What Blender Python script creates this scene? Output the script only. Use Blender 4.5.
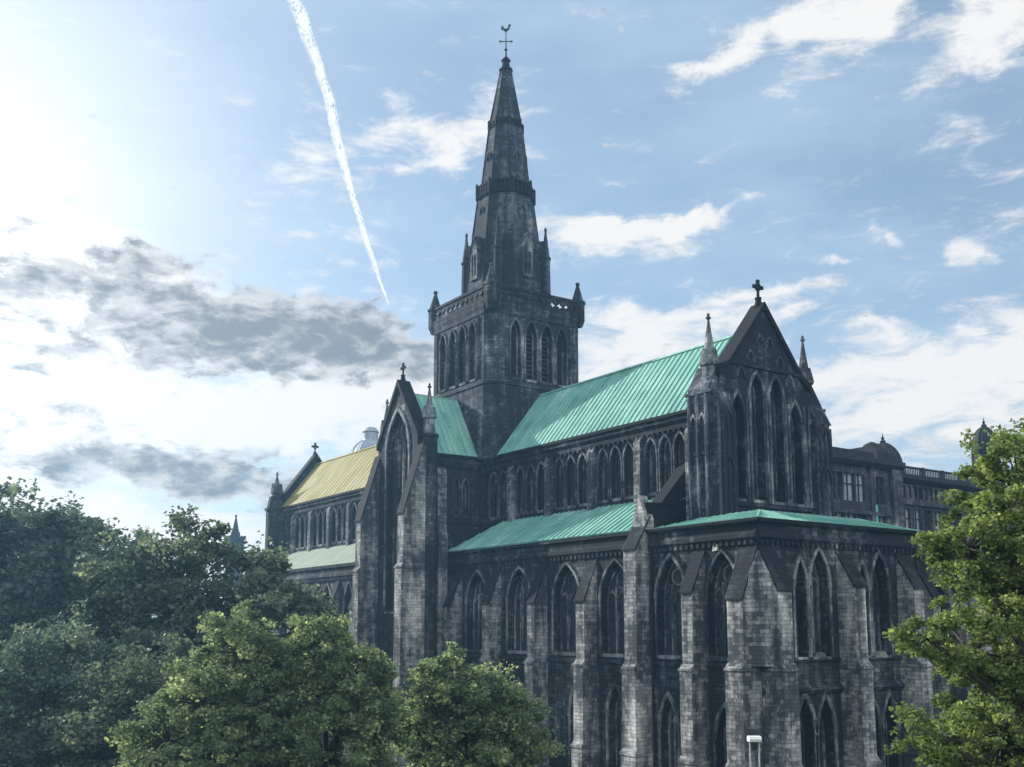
import bpy, bmesh, math, random
import numpy as np
from mathutils import Vector, Matrix
from mathutils.geometry import tessellate_polygon
PI = math.pi; R = math.radians
rnd = random.Random(7)
for o in list(bpy.data.objects): bpy.data.objects.remove(o)
S = bpy.context.scene; C = S.collection

# ------------------------------------------------------------ camera
cd = bpy.data.cameras.new('camera'); cam = bpy.data.objects.new('camera', cd); C.objects.link(cam)
YAW, PITCH = R(34.748), R(7.71)
h = Vector((-math.cos(YAW), math.sin(YAW), 0)); F = h*math.cos(PITCH) + Vector((0,0,math.sin(PITCH)))
cam.location = (80.971, -55.421, 0)
cam.rotation_euler = F.to_track_quat('-Z', 'Y').to_euler()
cd.sensor_width = 36; cd.lens = 1042.13/1024*36; cd.shift_y = 0.1014
cd.clip_start = .2; cd.clip_end = 20000
S.camera = cam
S.render.resolution_x = 1024; S.render.resolution_y = 767
S.view_settings.view_transform = 'Standard'; S.view_settings.look = 'None'
S.view_settings.gamma = 1; S.view_settings.exposure = 0.6

# ------------------------------------------------------------ sun and sky
SUN_AZ, SUN_EL = R(-19), R(25)          # azimuth measured from west towards north
sd = Vector((-math.cos(SUN_AZ)*math.cos(SUN_EL), math.sin(SUN_AZ)*math.cos(SUN_EL), math.sin(SUN_EL)))
sl = bpy.data.lights.new('sun', 'SUN'); sl.energy = 5.0; sl.angle = R(.6); sl.color = (1, .95, .87)
so = bpy.data.objects.new('sun', sl); C.objects.link(so); so.rotation_euler = sd.to_track_quat('Z', 'Y').to_euler()
so.location = sd*200

W = bpy.data.worlds.new('World'); S.world = W; W.use_nodes = True
nt = W.node_tree; nt.nodes.clear()
class NB:
    """tiny node helper"""
    def __init__(s, t): s.t = t
    def n(s, typ, **k):
        x = s.t.nodes.new(typ)
        for a, b in k.items(): setattr(x, a, b)
        return x
    def put(s, sock, v):
        if isinstance(v, bpy.types.NodeSocket): s.t.links.new(v, sock)
        else: sock.default_value = v
    def m(s, op, a, b=None, c=None, clamp=False):
        x = s.n('ShaderNodeMath', operation=op, use_clamp=clamp)
        for i, v in enumerate((a, b, c)):
            if v is not None: s.put(x.inputs[i], v)
        return x.outputs[0]
    def mix(s, f, a, b, mode='MIX'):
        x = s.n('ShaderNodeMix', data_type='RGBA', blend_type=mode)
        s.put(x.inputs[0], f); s.put(x.inputs[6], a); s.put(x.inputs[7], b)
        return x.outputs[2]
    def noise(s, vec, scale, detail=4, rough=.55, dist=0):
        x = s.n('ShaderNodeTexNoise'); s.put(x.inputs['Vector'], vec)
        x.inputs['Scale'].default_value = scale; x.inputs['Detail'].default_value = detail
        x.inputs['Roughness'].default_value = rough; x.inputs['Distortion'].default_value = dist
        return x
    def ramp(s, v, lo, hi, a=0., b=1., smooth=True):
        x = s.n('ShaderNodeMapRange', interpolation_type='SMOOTHSTEP' if smooth else 'LINEAR')
        s.put(x.inputs[0], v); x.inputs[1].default_value = lo; x.inputs[2].default_value = hi
        x.inputs[3].default_value = a; x.inputs[4].default_value = b
        return x.outputs[0]
b = NB(nt)
tc = b.n('ShaderNodeTexCoord').outputs['Generated']
sky = b.n('ShaderNodeTexSky', sky_type='NISHITA', sun_disc=False)
sky.sun_elevation = SUN_EL; sky.sun_rotation = math.atan2(sd.x, sd.y)
sky.altitude = 50; sky.air_density = 1.0; sky.dust_density = 1.5; sky.ozone_density = 2.0
sx = b.n('ShaderNodeSeparateXYZ'); b.put(sx.inputs[0], tc)
X, Y, Z = sx.outputs
negx = b.m('MULTIPLY', X, -1.)
az = b.m('MULTIPLY', b.m('ARCTAN2', Y, negx), 180/PI)
el = b.m('MULTIPLY', b.m('ARCSINE', Z), 180/PI)
cw = b.n('ShaderNodeCombineXYZ'); b.put(cw.inputs[0], az); b.put(cw.inputs[1], el)
wn = b.noise(cw.outputs[0], .10, 3, .6)
wx = b.n('ShaderNodeSeparateColor'); b.put(wx.inputs[0], wn.outputs['Color'])
azw = b.m('ADD', az, b.m('MULTIPLY_ADD', wx.outputs[0], 9., -4.5))
elw = b.m('ADD', el, b.m('MULTIPLY_ADD', wx.outputs[1], 4.4, -2.2))
wn2 = b.noise(cw.outputs[0], .42, 4, .6)
wx2 = b.n('ShaderNodeSeparateColor'); b.put(wx2.inputs[0], wn2.outputs['Color'])
azw = b.m('ADD', azw, b.m('MULTIPLY_ADD', wx2.outputs[0], 3.2, -1.6))
elw = b.m('ADD', elw, b.m('MULTIPLY_ADD', wx2.outputs[1], 1.8, -.9))
# cloud banks: kind, azimuth, elevation, half widths, tilt, weight (all in degrees of sky)
CL = [('W',4.5,21.5,8.6,4.2,-35,1.2),('W',14.5,17.2,10.5,2.2,-8,.9),('W',24.4,11.6,14,2.6,4,.75),('W',6,10,9,4,0,1.1),('W',13,4.4,10,1.8,0,1.1),('W',20,11.2,10,1.4,4,.8),
('D',20.6,17.0,10,1.7,-14,1.25),('D',10.6,17.0,7,1.5,-5,1.3),('D',24.9,14.8,7,1.8,-4,1.25),('D',16.2,14.6,9,1.1,3,.9),('D',10,13.2,5,.7,0,.5),
('D',17.5,7.9,8.2,1.2,-3,2.0),('D',11.6,10,6,.6,-8,.5),
('W',39.9,21.5,4.4,1.1,4,1.0),('W',43.9,22.3,3.2,.38,6,.9),('W',42.03,17.4,1.7,.7,5,.8),('W',49.07,18.2,3.3,.5,6,.85),('W',48.76,17.0,3.9,.6,4,.8),
('W',32.24,25.9,3.2,1.3,40,.85),('W',28.5,26.3,2.3,1.3,10,.75),('W',23,24.5,2.7,2.4,0,.45),
('W',47.3,29.2,1.7,.7,10,.65),('W',51.2,30.6,3.7,1.2,20,.85),('W',54.9,30.3,2.8,1.3,30,.95),('W',60.6,29.3,3.0,1.4,38,1.0),
('W',59.1,18.7,1.1,.6,0,.7),('W',53.2,19.4,1.2,.22,0,.6),('W',56.1,20.4,1.0,.4,-45,.45),('W',60.2,23.8,1.0,.5,30,.35),
('W',56.3,11.7,7.6,3.0,5,.95),('W',42.5,15.0,5.3,2.4,0,.85),('W',60.7,13.9,3.6,1.6,0,.7),('W',54.6,15.8,1.3,.3,0,.6),
('D',58.1,9.6,4.3,.8,0,.35),('W',24.8,21.1,1.7,.4,0,.5),('W',25.6,19.6,1.9,.5,-20,.55),
('W',-40,20,22,5,0,.8),('D',-30,12,20,3,0,.8),('W',80,20,14,4,0,.8),('W',130,28,34,12,0,1.2),('W',-100,30,34,12,0,1.1),('W',172,30,34,16,0,1.4),('W',-160,34,34,16,0,1.3)]  # the broad final banks lie unseen behind the camera, added for fill
def blobsum(kind):
    tot = None
    for (k, a, e, ra, re, rot, w) in CL:
        if k != kind: continue
        du = b.m('MULTIPLY', b.m('SUBTRACT', azw, float(a)), math.cos(R(e)))
        dv = b.m('SUBTRACT', elw, float(e))
        c_, s_ = math.cos(R(rot)), math.sin(R(rot))
        u = b.m('ADD', b.m('MULTIPLY', du, c_/ra), b.m('MULTIPLY', dv, s_/ra))
        v = b.m('ADD', b.m('MULTIPLY', dv, c_/re), b.m('MULTIPLY', du, -s_/re))
        q = b.m('ADD', b.m('MULTIPLY', u, u), b.m('MULTIPLY', v, v))
        g = b.m('MULTIPLY', b.m('EXPONENT', b.m('MULTIPLY', q, -.9)), w)
        tot = g if tot is None else b.m('ADD', tot, g)
    return tot
mp = b.n('ShaderNodeMapping'); b.put(mp.inputs[0], cw.outputs[0]); mp.inputs['Rotation'].default_value = (0, 0, R(-14)); mp.inputs['Scale'].default_value = (.45, 1.25, 1)
cn = b.noise(mp.outputs[0], .62, 10, .66, .4).outputs['Fac']
mp2 = b.n('ShaderNodeMapping'); b.put(mp2.inputs[0], cw.outputs[0]); mp2.inputs['Scale'].default_value = (.6, 1.2, 1); mp2.inputs['Location'].default_value = (31, 7, 0)
cn2 = b.noise(mp2.outputs[0], .62, 10, .64, .3).outputs['Fac']
wsum = blobsum('W'); dsum = blobsum('D')
wd = b.m('ADD', wsum, b.m('MULTIPLY_ADD', cn, 2.6, -1.35))
wm = b.ramp(wd, .12, .95)
dd = b.m('ADD', dsum, b.m('MULTIPLY_ADD', cn2, 4.3, -2.4))
dm = b.ramp(dd, .2, .95)
# closeness to the sun brightens the cloud and the thin veil
dv_ = b.n('ShaderNodeVectorMath', operation='DOT_PRODUCT'); b.put(dv_.inputs[0], tc); gd = Vector((-math.cos(R(2))*math.cos(R(18)), math.sin(R(2))*math.cos(R(18)), math.sin(R(18)))); dv_.inputs[1].default_value = gd
ca = b.m('MAXIMUM', dv_.outputs['Value'], 0.)
g1 = b.m('POWER', ca, 30.); g2 = b.m('POWER', ca, 60.)
veil = b.ramp(b.noise(mp.outputs[0], .12, 5, .55).outputs['Fac'], .3, .75, .30, .62)
hor = b.m('POWER', b.m('SUBTRACT', 1., b.m('MAXIMUM', Z, 0.)), 9.)
veil = b.m('ADD', veil, b.m('ADD', b.m('MULTIPLY', hor, .35), b.m('MULTIPLY', g1, .62)), clamp=True)
K = 6.8   # radiance of white cloud before the 0.1 background strength
base = b.mix(1., sky.outputs[0], (.80, .86, .88, 1), 'MULTIPLY')
vcol = b.mix(g1, (.58*K, .75*K, .92*K, 1), (.98*K, 1.0*K, 1.0*K, 1))
c0 = b.mix(veil, base, vcol)
glow = b.m('MULTIPLY', g2, .8, clamp=True)
c0 = b.mix(glow, c0, (1.2*K, 1.25*K, 1.25*K, 1))
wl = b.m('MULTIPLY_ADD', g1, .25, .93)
dve = b.n('ShaderNodeVectorMath', operation='DOT_PRODUCT'); b.put(dve.inputs[0], tc); dve.inputs[1].default_value = (.84, -.40, .36)   # clouds behind the camera get extra brightness, added as fill light
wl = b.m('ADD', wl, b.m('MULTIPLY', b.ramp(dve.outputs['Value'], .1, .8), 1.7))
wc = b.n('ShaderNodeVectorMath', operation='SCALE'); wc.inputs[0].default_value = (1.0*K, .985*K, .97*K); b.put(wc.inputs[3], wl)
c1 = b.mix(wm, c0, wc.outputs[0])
shade = b.ramp(cn2, .38, .68, .55, 1.0)
det = b.noise(mp2.outputs[0], .95, 6, .55, .3).outputs['Fac']
dcol = b.mix(b.ramp(b.m('ADD', b.m('MULTIPLY', dd, .42), b.m('MULTIPLY_ADD', det, 2.6, -1.3)), .0, 1.0), (.72*K, .72*K, .72*K, 1), (.23*K, .26*K, .30*K, 1))
c2 = b.mix(b.m('MULTIPLY', dm, .92), c1, dcol)
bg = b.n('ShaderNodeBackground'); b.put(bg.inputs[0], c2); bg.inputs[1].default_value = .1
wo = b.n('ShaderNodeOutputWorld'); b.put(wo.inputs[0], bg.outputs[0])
W.cycles.sampling_method = 'MANUAL'; W.cycles.sample_map_resolution = 512

# ------------------------------------------------------------ materials
def newmat(name):
    m = bpy.data.materials.new(name); m.use_nodes = True; m.node_tree.nodes.clear()
    q = NB(m.node_tree); out = q.n('ShaderNodeOutputMaterial')
    return m, q, out
def pbsdf(q, out, col, rough=.85, bump=None, dist=.03, strength=.6, metal=0., spec=.3):
    p = q.n('ShaderNodeBsdfPrincipled'); q.put(p.inputs['Base Color'], col); q.put(p.inputs['Roughness'], rough)
    p.inputs['Metallic'].default_value = metal; p.inputs['Specular IOR Level'].default_value = spec
    if bump is not None:
        bp = q.n('ShaderNodeBump'); bp.inputs['Strength'].default_value = strength; bp.inputs['Distance'].default_value = dist
        q.put(bp.inputs['Height'], bump); q.put(p.inputs['Normal'], bp.outputs[0])
    q.put(out.inputs[0], p.outputs[0]); return p
def stone(name, dark, mid, light, soot=.5, bw=.55, rh=.25, mortar=.014):
    m, q, out = newmat(name)
    uv = q.n('ShaderNodeTexCoord').outputs['UV']; geo = q.n('ShaderNodeNewGeometry'); pos = geo.outputs['Position']
    wob = q.noise(uv, 1.3, 3, .6).outputs['Color']; wv = q.n('ShaderNodeVectorMath', operation='MULTIPLY_ADD'); q.put(wv.inputs[0], wob); wv.inputs[1].default_value = (.22, .07, 0); q.put(wv.inputs[2], uv)
    br = q.n('ShaderNodeTexBrick'); q.put(br.inputs['Vector'], wv.outputs[0]); br.squash = 1.5; br.squash_frequency = 3
    br.inputs['Scale'].default_value = 1; br.inputs['Brick Width'].default_value = bw; br.inputs['Row Height'].default_value = rh
    br.inputs['Mortar Size'].default_value = mortar; br.inputs['Mortar Smooth'].default_value = .3; br.inputs['Bias'].default_value = 0
    br.inputs['Color1'].default_value = (.0, 0, 0, 1); br.inputs['Color2'].default_value = (1, 1, 1, 1); br.inputs['Mortar'].default_value = (.5, .5, .5, 1)
    bc = q.n('ShaderNodeSeparateColor'); q.put(bc.inputs[0], br.outputs['Color'])
    big = q.noise(pos, .22, 6, .62).outputs['Fac']
    mpv = q.n('ShaderNodeMapping'); q.put(mpv.inputs[0], pos); mpv.inputs['Scale'].default_value = (1.6, 1.6, .22)
    streak = q.noise(mpv.outputs[0], .9, 5, .65).outputs['Fac']
    fine = q.noise(pos, 2.4, 9, .78).outputs['Fac']; spk = q.noise(pos, 11., 5, .75).outputs['Fac']
    f = q.m('ADD', q.m('MULTIPLY', big, .9), q.m('MULTIPLY', streak, .8))
    f = q.m('ADD', f, q.m('MULTIPLY', bc.outputs[0], .15)); f = q.m('ADD', f, q.m('ADD', q.m('MULTIPLY', fine, .45), q.m('MULTIPLY', spk, .34)))
    f = q.ramp(f, 1.0+soot*.45, 1.62+soot*.35)
    lo = q.mix(q.ramp(f, 0, .5), dark, mid); col = q.mix(q.ramp(f, .45, 1.), lo, light)
    col = q.mix(q.m('MULTIPLY', q.m('MULTIPLY', br.outputs['Fac'], q.ramp(fine, .3, .6)), .7), col, tuple(v*.45 for v in dark[:3])+(1,))
    hh = q.m('ADD', q.m('MULTIPLY', br.outputs['Fac'], -1.), q.m('ADD', q.m('MULTIPLY', fine, .9), q.m('MULTIPLY', bc.outputs[0], .35)))
    pbsdf(q, out, col, .9, hh, .05, .9, spec=.2)
    return m
def plain(name, col, rough=.8, var=.25, scale=2., metal=0., spec=.3, bump=.3):
    m, q, out = newmat(name); pos = q.n('ShaderNodeNewGeometry').outputs['Position']
    nz = q.noise(pos, scale, 6, .65).outputs['Fac']
    c = q.mix(q.ramp(nz, .3, .7), tuple(v*(1-var) for v in col)+(1,), tuple(min(1, v*(1+var)) for v in col)+(1,))
    pbsdf(q, out, c, rough, nz, .03, bump, metal, spec); return m
def copper(name, a, c_, pale, rough=.55):
    m, q, out = newmat(name); pos = q.n('ShaderNodeNewGeometry').outputs['Position']; uv = q.n('ShaderNodeTexCoord').outputs['UV']
    n1 = q.noise(pos, .35, 6, .6).outputs['Fac']
    mpv = q.n('ShaderNodeMapping'); q.put(mpv.inputs[0], uv); mpv.inputs['Scale'].default_value = (2.2, .16, 1)
    st = q.noise(mpv.outputs[0], 1.2, 5, .65).outputs['Fac']; fn = q.noise(pos, 5., 4, .7).outputs['Fac']
    br = q.n('ShaderNodeTexBrick'); mq = q.n('ShaderNodeMapping'); q.put(mq.inputs[0], uv); mq.inputs['Rotation'].default_value = (0, 0, PI/2)
    q.put(br.inputs['Vector'], mq.outputs[0]); br.inputs['Scale'].default_value = 1; br.inputs['Brick Width'].default_value = 1.9; br.inputs['Row Height'].default_value = .62
    br.inputs['Mortar Size'].default_value = .008; br.inputs['Color1'].default_value = (0, 0, 0, 1); br.inputs['Color2'].default_value = (1, 1, 1, 1)
    bs = q.n('ShaderNodeSeparateColor'); q.put(bs.inputs[0], br.outputs['Color'])
    f = q.m('ADD', q.m('MULTIPLY', n1, .7), q.m('ADD', q.m('MULTIPLY', st, .75), q.m('ADD', q.m('MULTIPLY', fn, .3), q.m('MULTIPLY', bs.outputs[0], .30))))
    c1 = q.mix(q.ramp(f, .68, 1.12), a, c_); c1 = q.mix(q.ramp(f, 1.1, 1.4), c1, pale)
    run = q.noise(mpv.outputs[0], 2.6, 6, .7).outputs['Fac']; c1 = q.mix(q.m('MULTIPLY', q.ramp(run, .56, .72), .55), c1, tuple(v*.45 for v in a[:3])+(1,))
    pbsdf(q, out, c1, q.ramp(n1, .3, .7, rough+.05, rough+.25), f, .02, .3, spec=.3); return m
def leafmat(name, c1, c2, c3, trans=.42):
    m, q, out = newmat(name)
    at = q.n('ShaderNodeAttribute', attribute_name='tint'); sp = q.n('ShaderNodeSeparateColor'); q.put(sp.inputs[0], at.outputs['Color'])
    c = q.mix(sp.outputs[0], c1, c2); c = q.mix(q.ramp(sp.outputs[1], .35, 1.), c, c3)
    p = q.n('ShaderNodeBsdfPrincipled'); q.put(p.inputs['Base Color'], c); p.inputs['Roughness'].default_value = .62; p.inputs['Specular IOR Level'].default_value = .22
    t = q.n('ShaderNodeBsdfTranslucent'); q.put(t.inputs[0], q.mix(1., c, (1.3, 1.35, .85, 1), 'MULTIPLY'))
    mx = q.n('ShaderNodeMixShader'); mx.inputs[0].default_value = trans
    q.put(mx.inputs[1], p.outputs[0]); q.put(mx.inputs[2], t.outputs[0]); q.put(out.inputs[0], mx.outputs[0]); return m
def glassmat():
    m, q, out = newmat('leaded_glass'); uv = q.n('ShaderNodeTexCoord').outputs['UV']
    br = q.n('ShaderNodeTexBrick'); q.put(br.inputs['Vector'], uv); br.offset = 0
    br.inputs['Scale'].default_value = 1; br.inputs['Brick Width'].default_value = .16; br.inputs['Row Height'].default_value = .24; br.inputs['Mortar Size'].default_value = .012
    br.inputs['Color1'].default_value = (.008, .012, .016, 1); br.inputs['Color2'].default_value = (.045, .055, .07, 1); br.inputs['Mortar'].default_value = (.012, .013, .014, 1)
    nz = q.noise(uv, 9., 3).outputs['Fac']
    pbsdf(q, out, br.outputs['Color'], q.ramp(nz, .3, .7, .3, .6), nz, .02, .5, spec=.3); return m
M = {}
M['stone'] = stone('sooty_sandstone', (.012, .017, .023, 1), (.065, .080, .096, 1), (.34, .355, .36, 1), .5)
M['tower'] = stone('tower_sandstone', (.015, .022, .031, 1), (.082, .100, .122, 1), (.33, .345, .36, 1), .42)
M['trim'] = stone('carved_sandstone', (.030, .038, .048, 1), (.18, .20, .215, 1), (.48, .49, .48, 1), .34, .9, .5)
M['buttress'] = stone('sunlit_buttress_ashlar', (.045, .053, .062, 1), (.25, .265, .27, 1), (.60, .60, .57, 1), .30, .5, .25)  # paler than the walls: grazing sun on the south faces put into the colour
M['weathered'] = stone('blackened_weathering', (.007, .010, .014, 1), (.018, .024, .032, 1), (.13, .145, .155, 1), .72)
M['slab'] = stone('sooty_weathering_slabs', (.009, .013, .018, 1), (.035, .042, .05, 1), (.17, .18, .19, 1), .6, .8, .34)
M['pale'] = plain('pale_repair_stone', (.33, .34, .33), .9, .3)
M['infirm'] = stone('infirmary_sandstone', (.03, .035, .042, 1), (.10, .108, .115, 1), (.30, .305, .30, 1), .42, .8, .4)
M['infirm_dark'] = plain('infirmary_cornice', (.02, .023, .028), .9, .4)
M['copper'] = copper('verdigris_copper', (.075, .225, .19, 1), (.18, .40, .34, 1), (.42, .60, .53, 1))
M['lead'] = copper('sunglare_nave_roof', (.12, .115, .03, 1), (.22, .20, .05, 1), (.30, .275, .11, 1), .6)  # golden tone is sun glare put into the base colour
M['lead2'] = copper('pale_nave_aisle_roof', (.16, .21, .17, 1), (.26, .31, .24, 1), (.36, .40, .31, 1), .6)
M['glass'] = glassmat()
M['louvre'] = plain('slate_louvre', (.03, .035, .04), .8)
M['metal'] = plain('dark_metal', (.03, .033, .035), .5, metal=.6)
M['pipe'] = plain('black_iron_pipe', (.010, .011, .013), .6)
M['dome'] = plain('grey_lead_dome', (.02, .023, .03), .8, .3)
M['domelight'] = plain('pale_lead_dome', (.28, .33, .38), .55, .2)
M['winblind'] = plain('pale_window_blind', (.27, .30, .32), .6, .2)
M['windark'] = plain('dark_window_pane', (.02, .025, .03), .25, .3, spec=.5)
M['ground'] = plain('grass_ground', (.045, .065, .022), .95, .5, .35)
M['paving'] = plain('paving', (.16, .155, .15), .9, .25, 1.)
M['bark'] = plain('tree_bark', (.05, .045, .038), .95, .4, 4., bump=.8)
M['lampwhite'] = plain('white_lamp_cap', (.75, .76, .75), .5, .05)
M['poleg'] = plain('galvanised_pole', (.42, .44, .45), .5, .1)
M['teal'] = plain('teal_banner', (.08, .42, .40), .6, .1)
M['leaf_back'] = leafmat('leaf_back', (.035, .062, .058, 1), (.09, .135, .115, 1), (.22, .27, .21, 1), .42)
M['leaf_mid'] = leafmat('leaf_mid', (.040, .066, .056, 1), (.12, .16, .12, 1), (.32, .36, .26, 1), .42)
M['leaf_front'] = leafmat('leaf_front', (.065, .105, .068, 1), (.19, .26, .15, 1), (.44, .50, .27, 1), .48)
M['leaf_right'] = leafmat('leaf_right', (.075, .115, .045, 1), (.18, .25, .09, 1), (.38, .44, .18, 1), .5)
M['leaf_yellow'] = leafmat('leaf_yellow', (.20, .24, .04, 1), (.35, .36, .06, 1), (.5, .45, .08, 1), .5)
M['leaf_far'] = leafmat('leaf_far', (.05, .08, .055, 1), (.09, .12, .08, 1), (.14, .17, .10, 1), .35)

# ------------------------------------------------------------ building helpers
class Fr:
    """vertical frame: u along the wall, n outwards, z up"""
    def __init__(s, ox, oy, ang):      # ang = direction of the outward normal, degrees
        s.o = Vector((ox, oy, 0)); a = R(ang); s.N = Vector((math.cos(a), math.sin(a), 0)); s.U = Vector((-math.sin(a), math.cos(a), 0))
    def P(s, u, n, z): return s.o + s.U*u + s.N*n + Vector((0, 0, z))
class MB:
    def __init__(s): s.v = []; s.f = []; s.uv = []
    def face(s, pts, uvs=None):
        i = len(s.v); s.v += [tuple(p) for p in pts]; s.f.append(list(range(i, i+len(pts))))
        if uvs is None:
            n = Vector((0, 0, 0)); p = [Vector(q) for q in pts]
            for k in range(len(p)): n += p[k].cross(p[(k+1) % len(p)])
            n = n.normalized() if n.length > 1e-9 else Vector((0, 0, 1))
            if abs(n.z) > .93: uvs = [(q.x, q.y) for q in p]
            else:
                t = Vector((-n.y, n.x, 0)).normalized(); w = n.cross(t)
                if w.z < 0: w = -w
                uvs = [(q.dot(t), q.dot(w)) for q in p]
        s.uv += uvs
    def box(s, fr, u0, u1, n0, n1, z0, z1):
        P = fr.P; a = [P(u0, n0, z0), P(u1, n0, z0), P(u1, n1, z0), P(u0, n1, z0)]; c = [P(u0, n0, z1), P(u1, n0, z1), P(u1, n1, z1), P(u0, n1, z1)]
        s.face(a[::-1]); s.face(c)
        for k in range(4): s.face([a[k], a[(k+1) % 4], c[(k+1) % 4], c[k]])
    def extr(s, A, Bp):       # two matching loops
        s.face(A[::-1]); s.face(Bp); m = len(A)
        for k in range(m): s.face([A[k], A[(k+1) % m], Bp[(k+1) % m], Bp[k]])
    def prof(s, fr, poly, u0, u1):   # polygon in (n,z) swept along u
        s.extr([fr.P(u0, n, z) for n, z in poly], [fr.P(u1, n, z) for n, z in poly])
    def slab(s, fr, poly, n0, n1):   # polygon in (u,z) swept along n
        s.extr([fr.P(u, n0, z) for u, z in poly], [fr.P(u, n1, z) for u, z in poly])
    def frustum(s, c, r0, r1, z0, z1, k=8, rot=0, cap=True, sq=1):
        A = [Vector((c[0]+r0*math.cos(rot+2*PI*i/k), c[1]+r0*math.sin(rot+2*PI*i/k), z0)) for i in range(k)]
        B_ = [Vector((c[0]+r1*math.cos(rot+2*PI*i/k), c[1]+r1*math.sin(rot+2*PI*i/k), z1)) for i in range(k)]
        for i in range(k):
            j = (i+1) % k
            if r1 > 1e-4: s.face([A[i], A[j], B_[j], B_[i]])
            else: s.face([A[i], A[j], B_[j]])
        if cap:
            if r1 > 1e-4: s.face(B_)
            s.face(A[::-1])
    def lathe(s, c, prof, k=16, rot=0):
        for (r0, z0), (r1, z1) in zip(prof, prof[1:]): s.frustum(c, max(r0, 1e-3), max(r1, 1e-3), z0, z1, k, rot, cap=False)
    def tube(s, p, q, r0, r1, k=7):
        p = Vector(p); q = Vector(q); d = (q-p).normalized(); a = d.cross(Vector((0, 0, 1)));
        if a.length < .05: a = d.cross(Vector((1, 0, 0)))
        a.normalize(); c = d.cross(a)
        A = [p+(a*math.cos(2*PI*i/k)+c*math.sin(2*PI*i/k))*r0 for i in range(k)]; B_ = [q+(a*math.cos(2*PI*i/k)+c*math.sin(2*PI*i/k))*r1 for i in range(k)]
        for i in range(k): s.face([A[i], A[(i+1) % k], B_[(i+1) % k], B_[i]])
        s.face(B_)
    def holes(s, fr, outer, holes, n, depth):
        """flat wall face with openings and their reveals"""
        loops = [[Vector((u, z, 0)) for u, z in outer]] + [[Vector((u, z, 0)) for u, z in H] for H in holes]
        flat = [p for L in loops for p in L]
        for t in tessellate_polygon(loops): s.face([fr.P(flat[i].x, n, flat[i].y) for i in t], [(flat[i].x, flat[i].y) for i in t])
        for H in holes:
            m = len(H)
            for k in range(m):
                (a, c), (d, e) = H[k], H[(k+1) % m]
                s.face([fr.P(a, n, c), fr.P(d, n, e), fr.P(d, n-depth, e), fr.P(a, n-depth, c)])
    def band(s, fr, inner, outer_, n0, n1):
        """moulding between two open loops of equal length"""
        for k in range(len(inner)-1):
            a, c, d, e = inner[k], inner[k+1], outer_[k+1], outer_[k]
            s.face([fr.P(*_(p, n1)) for p in (a, c, d, e)])
            s.face([fr.P(*_(a, n0)), fr.P(*_(c, n0)), fr.P(*_(c, n1)), fr.P(*_(a, n1))])
            s.face([fr.P(*_(e, n0)), fr.P(*_(d, n0)), fr.P(*_(d, n1)), fr.P(*_(e, n1))])
    def build(s, name, mat, parent=None, smooth=False):
        me = bpy.data.meshes.new(name); me.from_pydata(s.v, [], s.f)
        uvl = me.uv_layers.new(name='UVMap'); uvl.data.foreach_set('uv', np.array(s.uv, dtype=np.float32).ravel())
        me.materials.append(mat if isinstance(mat, bpy.types.Material) else M[mat])
        if smooth: me.polygons.foreach_set('use_smooth', [True]*len(me.polygons))
        me.update(); o = bpy.data.objects.new(name, me); C.objects.link(o)
        if parent: o.parent = parent
        return o
def _(p, n): return (p[0], n, p[1])
def outward(o):
    bm = bmesh.new(); bm.from_mesh(o.data); bmesh.ops.remove_doubles(bm, verts=bm.verts, dist=1e-4); bmesh.ops.recalc_face_normals(bm, faces=bm.faces)
    if bm.calc_volume(signed=True) < 0: bmesh.ops.reverse_faces(bm, faces=bm.faces)
    bm.to_mesh(o.data); bm.free()
def tag(o, label=None, cat=None, group=None, kind=None):
    if label: o['label'] = label
    if cat: o['category'] = cat
    if group: o['group'] = group
    if kind: o['kind'] = kind
    return o
def empty(name, loc=(0, 0, 0)):
    o = bpy.data.objects.new(name, None); C.objects.link(o); o.location = loc; o.empty_display_size = 1; return o
def arch(uc, w, z0, zs, za, seg=7):
    """closed pointed opening, from bottom left up and over"""
    hw = w/2; hh = za-zs; RR = (hw*hw+hh*hh)/w if hh >= hw else None
    L = [(uc-hw, z0)]
    if RR:
        cx = -hw+RR; a1 = math.asin(min(1, hh/RR))
        for k in range(seg+1):
            a = a1*k/seg; L.append((uc+cx-RR*math.cos(a), zs+RR*math.sin(a)))
    else:
        for k in range(seg+1):
            t = k/seg; L.append((uc-hw*math.cos(t*PI/2), zs+hh*math.sin(t*PI/2)))
    L[-1] = (uc, za)
    return L + [(2*uc-u, z) for u, z in L[-2::-1]]
def head(uc, w, zs, za, seg=7): return arch(uc, w, zs-.5, zs, za, seg)[1:-1]
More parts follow.
